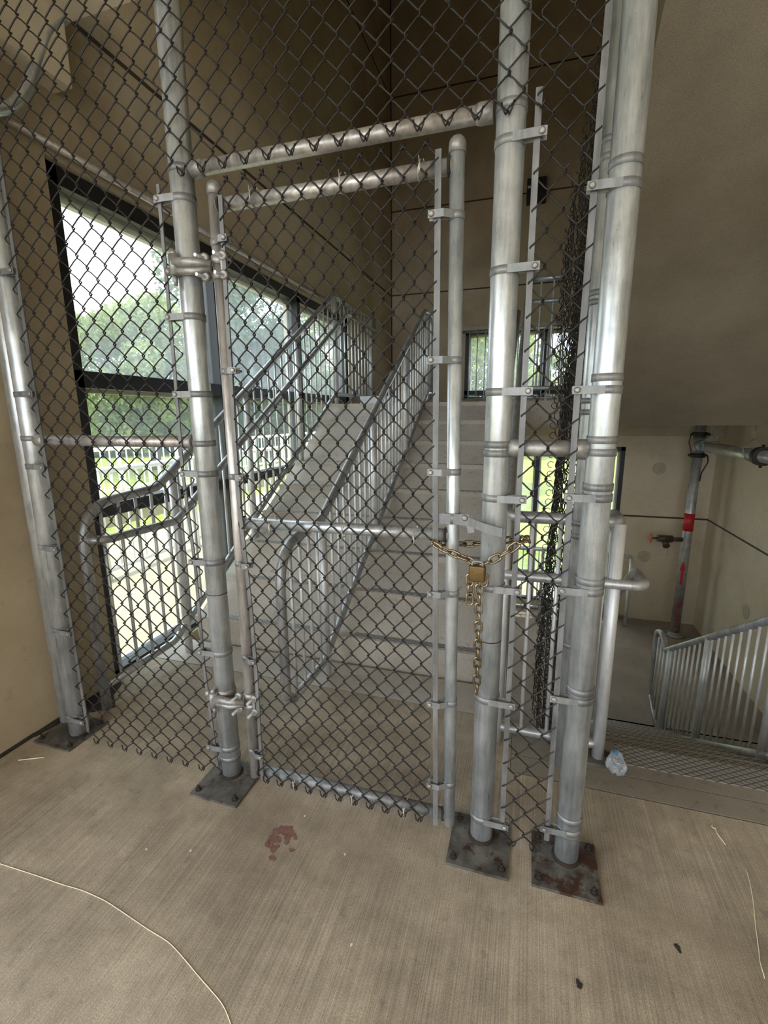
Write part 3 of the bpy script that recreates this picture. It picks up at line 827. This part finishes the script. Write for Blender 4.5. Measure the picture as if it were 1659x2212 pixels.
# latch fork
lt = bpy.data.objects.new('fork_latch', None); COL.objects.link(lt); lt.parent = gt
lt.matrix_parent_inverse = gt.matrix_basis.inverted()
xs, zl = gxr(1.14), 1.142
MB().ring((xs, YF, zl), RG, 0.034, 0.003).obox((xs+0.006, YF-RG-0.002, zl), (xs+0.052, YF-RG-0.002, zl), 0.003, 0.034).obox((xs-0.042, YF-0.022, zl), (xs-0.004, YF-0.022, zl), 0.003, 0.032).build('collar', 'galvanized_dull', lt)
MB().lathe([(0.010, 0), (0.009, 0.005), (0.004, 0.007)], (xs+0.040, YF-RG-0.004, zl+0.006), (0, -1, 0), 12).build('bolt', 'cast_fitting', lt)
fk = []
for t in [i/12 for i in range(13)]:
    fk.append((xs+0.050 + 0.105*t, YF-RG-0.006 - 0.034*math.sin(math.pi*min(1, t*1.25)*0.5), zl-0.002 - 0.022*t))
a = MB()
for p, q in zip(fk, fk[1:]): a.obox(p, q, 0.004, 0.026, (0, 0, 1))
a.obox((xs+0.046, YF-RG-0.002, zl-0.016), (xs+0.066, YF-RG-0.002, zl-0.012), 0.004, 0.05, (0, 0, 1))
a.obox((fk[-1][0], fk[-1][1], fk[-1][2]), (fk[-1][0]+0.004, fk[-1][1]-0.008, fk[-1][2]), 0.006, 0.030, (0, 0, 1))
a.build('fork', 'galvanized_dull', lt)
# wire ties
for x, z in ((-0.84, 1.10), (-0.57, 1.10), (-0.33, 1.10), (-0.80, 0.075), (-0.56, 0.075), (-0.36, 0.075), (-0.84, 2.13), (-0.55, 2.13), (-0.32, 2.13)):
    t = MB(); t.tube([(x+0.024*math.cos(q)*0.25, YF-0.002+0.030*math.sin(q), z-0.02+0.026*math.cos(q)) for q in [k*2*math.pi/14 for k in range(13)]], 0.0017, 6)
    t.tube([(x, YM-0.008, z), (x+0.006, YM-0.014, z-0.03), (x+0.002, YM-0.012, z-0.045)], 0.0016, 6)
    t.build('wire_tie', 'tie_wire', gt)

# ------------------------------------------------------------------ side mesh hanging along the stairwell
sc = thing('side_mesh_curtain', 'crumpled dark chain-link curtain running back from the right-hand posts beside the stairwell', 'fence panel', (0.15, 1.5, 0))
g = MB(); h = 0.040; P = 0.0855
ywire = 1.87; k = 0
while ywire < 2.64:
    ztop = 2.95 - (ywire-1.87)*1.0
    zbot = -0.33 if ywire > 2.05 else 0.03
    pts = wire_path(0, h, 0, P, zbot, ztop, k % 2)
    out = []
    for (a, b_, z) in pts:
        yy = ywire + h/2 + a
        sag = 0.018*math.sin(yy*9+z*3.1) + 0.010*math.sin(z*7+k)
        out.append((0.172 - (yy-1.87)*0.040 + b_*1.6 + sag*min(1, (yy-1.85)*3), yy, z))
    g.tube(out, 0.0023, 5)
    ywire += h*0.5; k += 1
ye = ywire
for i in range(44):
    z = -0.32 + i*0.052
    c = (0.135, ye+0.03, z)
    g.tube([(c[0] - 0.012 + 0.016*math.cos(q), c[1] + 0.006*math.sin(q), c[2] + 0.016*math.sin(q)) for q in [0.6+j*0.55 for j in range(9)]], 0.0019, 5)
g.build('wire_mesh', 'fence_wire', sc)

# ------------------------------------------------------------------ chain and padlock
def link(p, d, side, L=0.0450, W=0.0262, r=0.0037):
    """one chain link centred at p, long axis d, flat plane containing side"""
    p, d = Vector(p), Vector(d).normalized()
    s = Vector(side); s = (s - d*s.dot(d)).normalized()
    a, b = L/2 - W/2, W/2 - r
    pts = []
    for k in range(9):
        q = math.pi*k/8
        pts.append(p + d*(a + b*math.sin(q)) + s*(b*math.cos(q)))
    for k in range(9):
        q = math.pi + math.pi*k/8
        pts.append(p + d*(-a + b*math.sin(q)) + s*(b*math.cos(q)))
    return MB().tube(pts, r, 8, closed=True)
ch = thing('security_chain', 'bronze coloured steel chain looped around the gate stile and latch post, tail hanging down', 'chain', (-0.12, 1.33, 1.03))
def run(path, pitch=0.0305, start=0, sides=((0, 0, 1), (0, 1, 0))):
    path = [Vector(p) for p in path]; seg = [(b-a).length for a, b in zip(path, path[1:])]
    tot = sum(seg); n = max(1, round(tot/pitch))
    def at(s):
        for a, b, L in zip(path, path[1:], seg):
            if s <= L: return a + (b-a)*(s/L)
            s -= L
        return path[-1]
    for k in range(n):
        s0, s1 = tot*k/n, tot*(k+1)/n
        p, q = at(s0), at(s1)
        d = (q-p); sd = Vector(sides[(k+start) % 2])
        if abs(sd.dot(d.normalized())) > 0.85: sd = Vector(sides[(k+start+1) % 2]) + Vector((0.2, 0.3, 0.1))
        sd = sd + Vector((0.35, 0.25, 0.25))*(1 if k % 2 else -1)*0.8
        link((p+q)/2, d, sd).build('chain_link', 'chain_steel', ch)
    return n
front_l = [(-0.262, 1.352, 1.068), (-0.235, 1.338, 1.058), (-0.19, 1.335, 1.043), (-0.150, 1.335, 1.032), (-0.128, 1.33, 1.020)]
front_r = [(-0.118, 1.33, 1.020), (-0.085, 1.333, 1.034), (-0.045, 1.335, 1.062), (-0.010, 1.338, 1.092), (0.014, 1.352, 1.098)]
run(front_l); run(front_r, start=1)
run([(0.016, 1.360, 1.098), (0.012, 1.40, 1.09), (-0.02, 1.456, 1.075), (-0.086, 1.462, 1.055), (-0.17, 1.458, 1.045), (-0.235, 1.43, 1.050), (-0.272, 1.385, 1.064), (-0.266, 1.357, 1.068)], start=0)
run([(-0.1215, 1.330, 0.985), (-0.117, 1.330, 0.94), (-0.114, 1.331, 0.60)], start=1, sides=((1, 0.0, 0), (0.0, 1, 0)))
run([(-0.146, 1.330, 0.985), (-0.143, 1.330, 0.894)], start=0, sides=((1, 0.3, 0), (0.2, 1, 0)))
run([(-0.102, 1.322, 0.992), (-0.102, 1.322, 0.960)], start=0, sides=((1, 0.3, 0), (0.2, 1, 0)))
pk = thing('padlock', 'brass padlock hanging on the chain between gate and latch post', 'padlock', (-0.123, 1.315, 0.99))
g = MB(); N = 24; body = []
for j in range(N):
    q = 2*math.pi*j/N; cx, sy_ = math.cos(q), math.sin(q)
    ex = abs(cx)**0.45*(1 if cx >= 0 else -1); ey = abs(sy_)**0.45*(1 if sy_ >= 0 else -1)
    body.append((-0.123+0.0245*ex, 1.314+0.0115*ey))
base_i = len(g.v)
lv = [(0.975, 0.90), (0.977, 0.98), (0.979, 1.0), (1.018, 1.0), (1.020, 0.97), (1.022, 0.90)]
for z, sc_ in lv:
    for (x, y) in body: g.v.append((-0.123+(x+0.123)*sc_, 1.314+(y-1.314)*sc_, z))
for a in range(len(lv)-1):
    for j in range(N):
        g.f.append((a*N+j, a*N+(j+1) % N, (a+1)*N+(j+1) % N, (a+1)*N+j)); g.sm.append(True)
g.f.append(tuple(range(N))); g.sm.append(False); g.f.append(tuple((len(lv)-1)*N+j for j in range(N))); g.sm.append(False)
g.build('lock_body', 'lock_brass', pk)
MB().tube(fillet([(-0.138, 1.314, 1.015), (-0.138, 1.314, 1.034), (-0.108, 1.314, 1.034), (-0.108, 1.314, 1.015)], 0.014, 8), 0.0036, 10).build('shackle', 'galvanized_dull', pk)
MB().lathe([(0.0065, 0), (0.0065, -0.002), (0.004, -0.003)], (-0.123, 1.314, 0.976), n=14).build('keyway', 'tie_wire', pk)

# ------------------------------------------------------------------ standpipe and fire main
SX, SY = 2.10, 6.95
sp = thing('standpipe', 'vertical fire standpipe with a red band and red lettering in the far right corner', 'pipe', (SX, SY, ZD))
RP = 0.059
MB().tube([(SX, SY, ZD), (SX, SY, 1.35)], RP, 64).build('pipe', 'pipe_steel', sp)
MB().tube([(SX, SY, -0.075), (SX, SY, 0.165)], RP+0.002, 64).build('red_band', 'red_paint', sp)
MB().lathe([(0.13, ZD), (0.13, ZD+0.025), (0.08, ZD+0.03), (0.08, ZD+0.06)], (SX, SY, 0), n=20).box(SX-0.30, SX-0.10, SY-0.03, SY+0.03, ZD, ZD+0.03).box(SX+0.10, SX+0.34, SY-0.06, SY, ZD, ZD+0.03).build('floor_collar', 'cast_fitting', sp)
for z in (0.93, 1.20):
    MB().tube([(SX, SY, z-0.025), (SX, SY, z+0.025)], RP+0.028, 20).tube([(SX-RP-0.05, SY-0.01, z), (SX+RP+0.05, SY-0.01, z)], 0.014, 8).build('grooved_coupling', 'coupling_black', sp)
MB().tube([(SX, SY, 0.96), (SX, SY, 1.17)], RP+0.012, 20).tube([(SX, SY, 1.06), (SX, SY-0.22, 1.06)], RP+0.008, 20).build('tee_fitting', 'cast_fitting', sp)
MB().tube([(SX, SY, 1.06+RP*0), (SX, SY-0.05, 1.06)], RP+0.004, 20).build('tee_neck', 'cast_fitting', sp)
t = MB().tube([(SX-0.11, SY-0.04, 1.2), (SX-0.13, SY-0.06, 1.1), (SX-0.09, SY-0.05, 0.98)], 0.006, 6).tube([(SX+0.10, SY-0.05, 0.93), (SX+0.11, SY-0.06, 0.85), (SX+0.05, SY-0.06, 0.70), (SX+0.045, SY-0.06, 0.6)], 0.008, 6)
t.build('cable', 'coupling_black', sp)
# arrow and lettering face the viewer on the pipe's surface
va = math.atan2(-SY, -SX)      # direction from pipe towards the doorway of the fence
def wrap(u, z, off=0.0045):    # u metres round the pipe, z height
    q = va + u/RP
    return (SX + (RP+off)*math.cos(q), SY + (RP+off)*math.sin(q), z)
arrow = MB()
pts = [(-0.014, -0.82), (0.014, -0.82), (0.014, -0.62), (0.032, -0.62), (0.0, -0.48), (-0.032, -0.62), (-0.014, -0.62)]
def wrap_poly(mb, quads):
    for qd in quads:
        i = len(mb.v); mb.v += [wrap(u, z) for u, z in qd]; mb.f.append(tuple(range(i, i+len(qd)))); mb.sm.append(False)
wrap_poly(arrow, [[(-0.014, -0.82), (0.014, -0.82), (0.014, -0.62), (-0.014, -0.62)], [(-0.032, -0.62), (0.0, -0.62), (0.0, -0.48)], [(0.0, -0.62), (0.032, -0.62), (0.0, -0.48)]])
arrow.build('flow_arrow', 'red_paint', sp)
cu = bpy.data.curves.new('lettering', 'FONT'); cu.body = 'STANDPIPE'; cu.size = 0.076; cu.extrude = 0.0; cu.space_character = 1.08
tmp = bpy.data.objects.new('lettering', cu); COL.objects.link(tmp)
bpy.context.view_layer.update()
dg = bpy.context.evaluated_depsgraph_get()
tm = bpy.data.meshes.new_from_object(tmp.evaluated_get(dg))
bpy.data.objects.remove(tmp)
import bmesh
bm = bmesh.new(); bm.from_mesh(tm)
bmesh.ops.triangulate(bm, faces=bm.faces)
for _ in range(3): bmesh.ops.subdivide_edges(bm, edges=[e for e in bm.edges if e.calc_length() > 0.012], cuts=1)
bmesh.ops.triangulate(bm, faces=[q for q in bm.faces if len(q.verts) > 4])
bm.to_mesh(tm); bm.free()
Lx = max(v.co.x for v in tm.vertices)
for v in tm.vertices:
    along, across = v.co.x/Lx*0.46, v.co.y
    # letters read upwards; tops turned to the left
    p = wrap(0.030 - across*1.0, -1.52 + along)
    # u increases to the viewer's right when seen from outside
    v.co = p
tm.materials.clear(); tm.materials.append(MATS['red_paint'])
lo = bpy.data.objects.new('lettering', tm); COL.objects.link(lo); lo.parent = sp
lo.matrix_parent_inverse = sp.matrix_basis.inverted()
# valve
vz = -0.20
vv = MB().tube([(SX-RP, SY-0.02, vz), (SX-0.20, SY-0.04, vz)], 0.030, 14).tube([(SX-0.18, SY-0.04, vz+0.005), (SX-0.36, SY-0.06, vz+0.01)], 0.048, 16)
vv.tube([(SX-0.27, SY-0.05, vz), (SX-0.27, SY-0.16, vz-0.07)], 0.042, 16)
vo = vv.build('hose_valve', 'valve_bronze', sp)
MB().tube([(SX-0.36, SY-0.06, vz+0.01), (SX-0.45, SY-0.07, vz+0.01)], 0.012, 8).build('valve_stem', 'valve_bronze', vo)
w = MB(); c = Vector((SX-0.45, SY-0.07, vz+0.01))
w.tube([(c.x, c.y+0.058*math.cos(q), c.z+0.058*math.sin(q)) for q in [k*math.pi/10 for k in range(20)]], 0.011, 8, closed=True)
for k in range(3):
    q = k*math.pi/3; w.tube([(c.x, c.y-0.058*math.cos(q), c.z-0.058*math.sin(q)), (c.x, c.y+0.058*math.cos(q), c.z+0.058*math.sin(q))], 0.007, 6)
w.build('hand_wheel', 'red_wheel', vo)
MB().tube([(SX-0.22, SY-0.07, vz-0.03), (SX-0.23, SY-0.07, vz-0.24)], 0.003, 5).build('lock_cable', 'cast_fitting', vo)

fm = thing('fire_main', 'horizontal grey fire main hung under the landing, joining the standpipe', 'pipe', (SX, 5.2, 1.06))
MB().tube([(SX, SY-0.20, 1.06), (SX+0.02, 4.75, 1.055)], RP, 24).build('pipe', 'pipe_steel', fm)
MB().tube([(SX, SY-0.20, 1.06), (SX, SY-0.26, 1.06)], RP+0.003, 24).build('blue_band', 'blue_paint', fm)
MB().tube([(SX+0.012, 5.28, 1.057), (SX+0.012, 5.20, 1.057)], RP+0.03, 20).tube([(SX+0.012, 5.24, 1.057-RP-0.05), (SX+0.012, 5.24, 1.057+RP+0.05)], 0.014, 8).build('grooved_coupling', 'coupling_black', fm)
for y in (6.55, 5.42):
    hg = MB(); zt = 1.20
    hg.tube([(SX, y, 1.36), (SX, y, zt)], 0.006, 6)
    hg.tube([(SX, y, zt+0.01), (SX-0.085, y, 1.12), (SX-0.066, y, 1.06), (SX-0.045, y, 1.01), (SX, y, 0.992), (SX+0.045, y, 1.01), (SX+0.066, y, 1.06), (SX+0.085, y, 1.12), (SX, y, zt+0.01)], 0.006, 6)
    hg.tube([(SX-0.10, y, 1.126), (SX+0.10, y, 1.126)], 0.005, 6)
    hg.build('pipe_hanger', 'cast_fitting', fm)

# small fittings on the walls
g = MB().box(-0.20, 0.05, 7.22, YB, 4.29, 4.55); cam_o = g.build('wall_fixture', 'black_frame')
tag(cam_o, 'small black fixture high on the back wall right of the latch post', 'fixture')
MB().box(-0.19, -0.15, 7.215, 7.222, 4.43, 4.46).build('indicator_plate', 'grey_paint', cam_o)
jb = MB().box(XL, XL+0.06, 6.28, 6.42, 2.60, 2.76).build('junction_box', 'galvanized_dull')
tag(jb, 'small square junction box on the left wall beyond the landing rail', 'box')
MB().tube([(XL+0.02, 6.35, 2.60), (XL+0.02, 6.35, ZL)], 0.010, 8).build('conduit', 'joint_sealant', jb)
g = MB().box(-1.93, -1.55, 5.3, 5.45, ZL, ZL+0.10)
tag(g.build('floor_grille', 'grey_paint'), 'low pale grey box on the landing below the top rail', 'box')

# ------------------------------------------------------------------ litter and marks on the floor
def flat_path(pts, r, name, mat): return MB().tube(fillet([(x, y, r*0.9) for x, y in pts], 0.03, 4), r, 6).build(name, mat)
tag(flat_path([(-1.75, 0.832), (-1.607, 0.836), (-1.428, 0.842), (-1.339, 0.843), (-1.265, 0.848), (-1.171, 0.844), (-1.13, 0.839), (-0.977, 0.816), (-0.896, 0.807), (-0.84, 0.79), (-0.759, 0.762), (-0.66, 0.73), (-0.618, 0.703), (-0.52, 0.62)], 0.0012, 'string', 'straw'), 'long pale string curving across the lower left floor', 'string')
tag(flat_path([(0.751, 1.536), (0.744, 1.491), (0.728, 1.42), (0.701, 1.335), (0.679, 1.255), (0.672, 1.235), (0.666, 1.19)], 0.0011, 'string', 'straw'), 'short pale string lying on the floor at the far right', 'string')
tag(flat_path([(0.707, 1.69), (0.700, 1.68), (0.709, 1.672), (0.712, 1.68), (0.7085, 1.655), (0.72, 1.61)], 0.0014, 'string', 'straw'), 'tiny looped scrap of string near the descending stairs', 'string')
tag(flat_path([(-2.04, 1.20), (-1.99, 1.225), (-1.95, 1.245)], 0.0022, 'twig', 'straw'), 'dry twig beside the leftmost base plate', 'twig')

def blob(name, mat, cx, cy_, rx, ry, seed, z=0.0006, n=40):
    rnd = random.Random(seed); ph = [rnd.uniform(0, 6.28) for _ in range(5)]
    g = MB(); pts = []
    for j in range(n):
        q = 2*math.pi*j/n
        k = 1 + 0.22*math.sin(2*q+ph[0]) + 0.16*math.sin(3*q+ph[1]) + 0.12*math.sin(5*q+ph[2]) + 0.08*math.sin(9*q+ph[3])
        pts.append((cx+rx*k*math.cos(q), cy_+ry*k*math.sin(q)))
    g.prism(pts, 0.0001, z, 'z')
    return g.build(name, mat)
st = thing('floor_stain', 'reddish brown spill stain on the floor in front of the gate', 'stain', (-0.76, 1.2, 0))
for i, (x, y, a, b) in enumerate(((-0.757, 1.222, 0.034, 0.026), (-0.780, 1.18, 0.020, 0.022), (-0.735, 1.195, 0.012, 0.018), (-0.762, 1.150, 0.018, 0.012), (-0.748, 1.115, 0.011, 0.009), (-0.70, 1.16, 0.008, 0.007), (-0.792, 1.155, 0.008, 0.010), (-0.71, 1.205, 0.006, 0.006))):
    o = blob('spot', 'spill_red', x, y, a, b, i+3, 0.0006+0.0003*i); o.parent = st; o.matrix_parent_inverse = st.matrix_basis.inverted()
for i, (x, y, lab) in enumerate(((0.470, 1.205, 'tiny dark flake on the floor right of the rustiest base plate'), (0.200, 1.035, 'tiny dark flake on the floor in front of the rustiest base plate'))):
    tag(blob('debris_flake', 'dirt', x, y, 0.006, 0.011, 40+i, 0.003), lab, 'debris')

rnd = random.Random(21)
for i, (x, y) in enumerate(((-1.03, 1.06), (-0.52, 1.20), (-0.40, 0.95), (-1.18, 1.02), (-0.72, 1.30), (0.33, 0.98), (0.52, 1.0))):
    o = blob('paint_fleck', 'straw', x, y, 0.003, 0.004, 60+i, 0.0012, 10)
    tag(o, 'tiny pale fleck lying on the broomed floor in front of the fence', 'debris', 'pale flecks on the floor')
# crumpled clear plastic scrap
rnd = random.Random(5); g = MB(); N1, N2 = 14, 9
c = Vector((0.415, 1.86, 0.045))
for a in range(N2):
    th = math.pi*(a+0.5)/N2
    for j in range(N1):
        q = 2*math.pi*j/N1
        rr = 1 + rnd.uniform(-0.22, 0.22)
        g.v.append((c.x+0.036*rr*math.sin(th)*math.cos(q), c.y+0.028*rr*math.sin(th)*math.sin(q), max(0.002, c.z+0.052*rr*math.cos(th))))
for a in range(N2-1):
    for j in range(N1):
        g.f.append((a*N1+j, a*N1+(j+1) % N1, (a+1)*N1+(j+1) % N1, (a+1)*N1+j)); g.sm.append(False)
g.f.append(tuple(range(N1))); g.sm.append(False); g.f.append(tuple((N2-1)*N1+j for j in range(N1))); g.sm.append(False)
po = tag(g.build('plastic_scrap', 'clear_plastic'), 'crumpled clear plastic bottle scrap at the top of the descending stairs', 'litter')
MB().tube([(0.405, 1.86, 0.094), (0.403, 1.86, 0.102)], 0.011, 10).build('blue_label', 'blue_paint', po)

# ------------------------------------------------------------------ outside
g = MB(); g.box(-5.0, XL-0.22, 0.35, 14, -0.3, -0.01); struct(g.build('floor', 'outside_paving'))
g = MB(); g.box(-60, -5.0, -25, 60, -0.5, -0.06)
tag(g.build('lawn', 'grass'), 'lawn outside the long left window', 'grass', kind='stuff')
g = MB(); g.box(-5.0, 40, 9.4, 60, ZD-0.3, ZD-0.02); g.prism([(14, ZD-0.1), (40, 1.2), (40, ZD-0.1)], -5, 40, 'x')
tag(g.build('lawn', 'grass'), 'sunlit grass bank outside the back windows', 'grass', kind='stuff')
g = MB(); g.box(-5.0, 12, YB+0.22, 9.4, ZD-0.3, ZD); struct(g.build('floor', 'outside_paving'))
g = MB(); g.box(-5.95, -5.6, -4, 16, -0.058, 0.32); struct(g.build('wall_outside', 'outside_paving'))

def out_guard(label, x, y0, y1, z0, z1, slope=0.0, step=0.15):
    root = thing('ramp_railing', label, 'railing', (x, y0, z0))
    MB().tube([(x, y0, z1), (x, y1, z1+slope*(y1-y0))], 0.028, 10).build('top_rail', 'outside_rail', root)
    MB().tube([(x, y0, z0+0.1), (x, y1, z0+0.1+slope*(y1-y0))], 0.022, 10).build('bottom_rail', 'outside_rail', root)
    n = int((y1-y0)/step)
    for k in range(n+1):
        y = y0+(y1-y0)*k/n; dz = slope*(y-y0)
        if k % 8 == 0: MB().tube([(x, y, z0), (x, y, z1+dz)], 0.028, 8).build('post', 'outside_rail', root)
        else: MB().tube([(x, y, z0+0.1+dz), (x, y, z1+dz)], 0.010, 6).build('baluster', 'outside_rail', root)
out_guard('nearer pale ramp railing outside the left window', -3.6, 1.9, 12.0, -0.01, 1.0)
out_guard('farther pale ramp railing on a low wall outside the left window', -5.78, 3.0, 15.0, 0.32, 1.02)

def tree(label, x, y, z0, trunk, cz, rx, rz, nleaf, mat, seed, group=None, size=0.16):
    rnd = random.Random(seed)
    root = thing('tree', label, 'tree', (x, y, z0), group)
    t = MB().tube([(x, y, z0), (x+0.05, y, z0+trunk*0.5), (x, y+0.05, cz)], [0.16, 0.13, 0.06], 10)
    for k in range(7):
        q = rnd.uniform(0, 6.28); e = rnd.uniform(0.1, 0.8)
        t.tube([(x, y, z0+trunk*rnd.uniform(0.6, 1.0)), (x+rx*0.4*math.cos(q), y+rx*0.4*math.sin(q), cz+rz*0.2*e), (x+rx*0.8*math.cos(q), y+rx*0.8*math.sin(q), cz+rz*0.7*e)], [0.06, 0.035, 0.01], 6)
    t.build('trunk', 'bark', root)
    g = MB()
    clumps = []
    for k in range(46):
        while True:
            p = Vector((rnd.uniform(-1, 1), rnd.uniform(-1, 1), rnd.uniform(-1, 1)))
            if 0.35 < p.length < 0.95: break
        clumps.append((p, rnd.uniform(0.16, 0.30)))
    for k in range(nleaf):
        p, cr = rnd.choice(clumps)
        o = Vector((rnd.gauss(0, 1), rnd.gauss(0, 1), rnd.gauss(0, 1))).normalized()*cr*rnd.uniform(0.5, 1.05)
        q = p+o
        c = Vector((x+q.x*rx, y+q.y*rx, cz+q.z*rz))
        if c.z < z0+0.1: continue
        a = Vector((rnd.gauss(0, 1), rnd.gauss(0, 1), rnd.gauss(0, 1))).normalized()
        b = a.cross(Vector((rnd.gauss(0, 1), rnd.gauss(0, 1), rnd.gauss(0, 1)))).normalized()
        s = size*rnd.uniform(0.6, 1.2); i = len(g.v)
        g.v += [tuple(c-a*s), tuple(c+b*s*0.45), tuple(c+a*s), tuple(c-b*s*0.45)]
        g.f.append((i, i+1, i+2, i+3)); g.sm.append(False)
    g.build('crown', mat, root)
G = 'trees outside the windows'
tree('round bright tree standing alone in the leftmost window pane', -10.6, 11.2, -0.06, 1.6, 2.6, 2.3, 2.2, 30000, 'leaf_bright', 11, size=0.085)
tree('tall tree filling the window pane right of the hinge post', -9.6, 15.8, -0.06, 2.8, 4.6, 3.3, 4.6, 34000, 'leaf_dark', 12, size=0.12)
tree('leafy tree behind the landing rail, seen through the left window', -9.6, 22.5, -0.06, 2.4, 3.9, 3.2, 3.9, 22000, 'leaf_bright', 13, size=0.12)
tree('bright green tree filling the left half of the upper back window', -2.2, 18.0, ZD, 2.5, 2.6, 3.0, 3.4, 24000, 'leaf_bright', 15, size=0.11)
tree('smaller tree in the right half of the upper back window', 1.2, 27.0, ZD, 2.5, 1.9, 3.2, 2.6, 16000, 'leaf_bright', 16, size=0.14)
for i, (x, y, rx, rz) in enumerate(((-16, 7.0, 3.0, 1.2), (-18, 12, 3.4, 1.5), (-17, 17, 3.4, 1.7), (-13.5, 20.0, 3.4, 2.0), (-9.0, 22.0, 3.6, 2.4), (-6, 27, 3.8, 2.6))):
    tree(('bushy tree in the distant tree line beyond the ramp railings'), x, y, -0.06, 0.8, 1.0, rx, rz, 9000, 'leaf_dark', 30+i, 'distant tree line', 0.2)
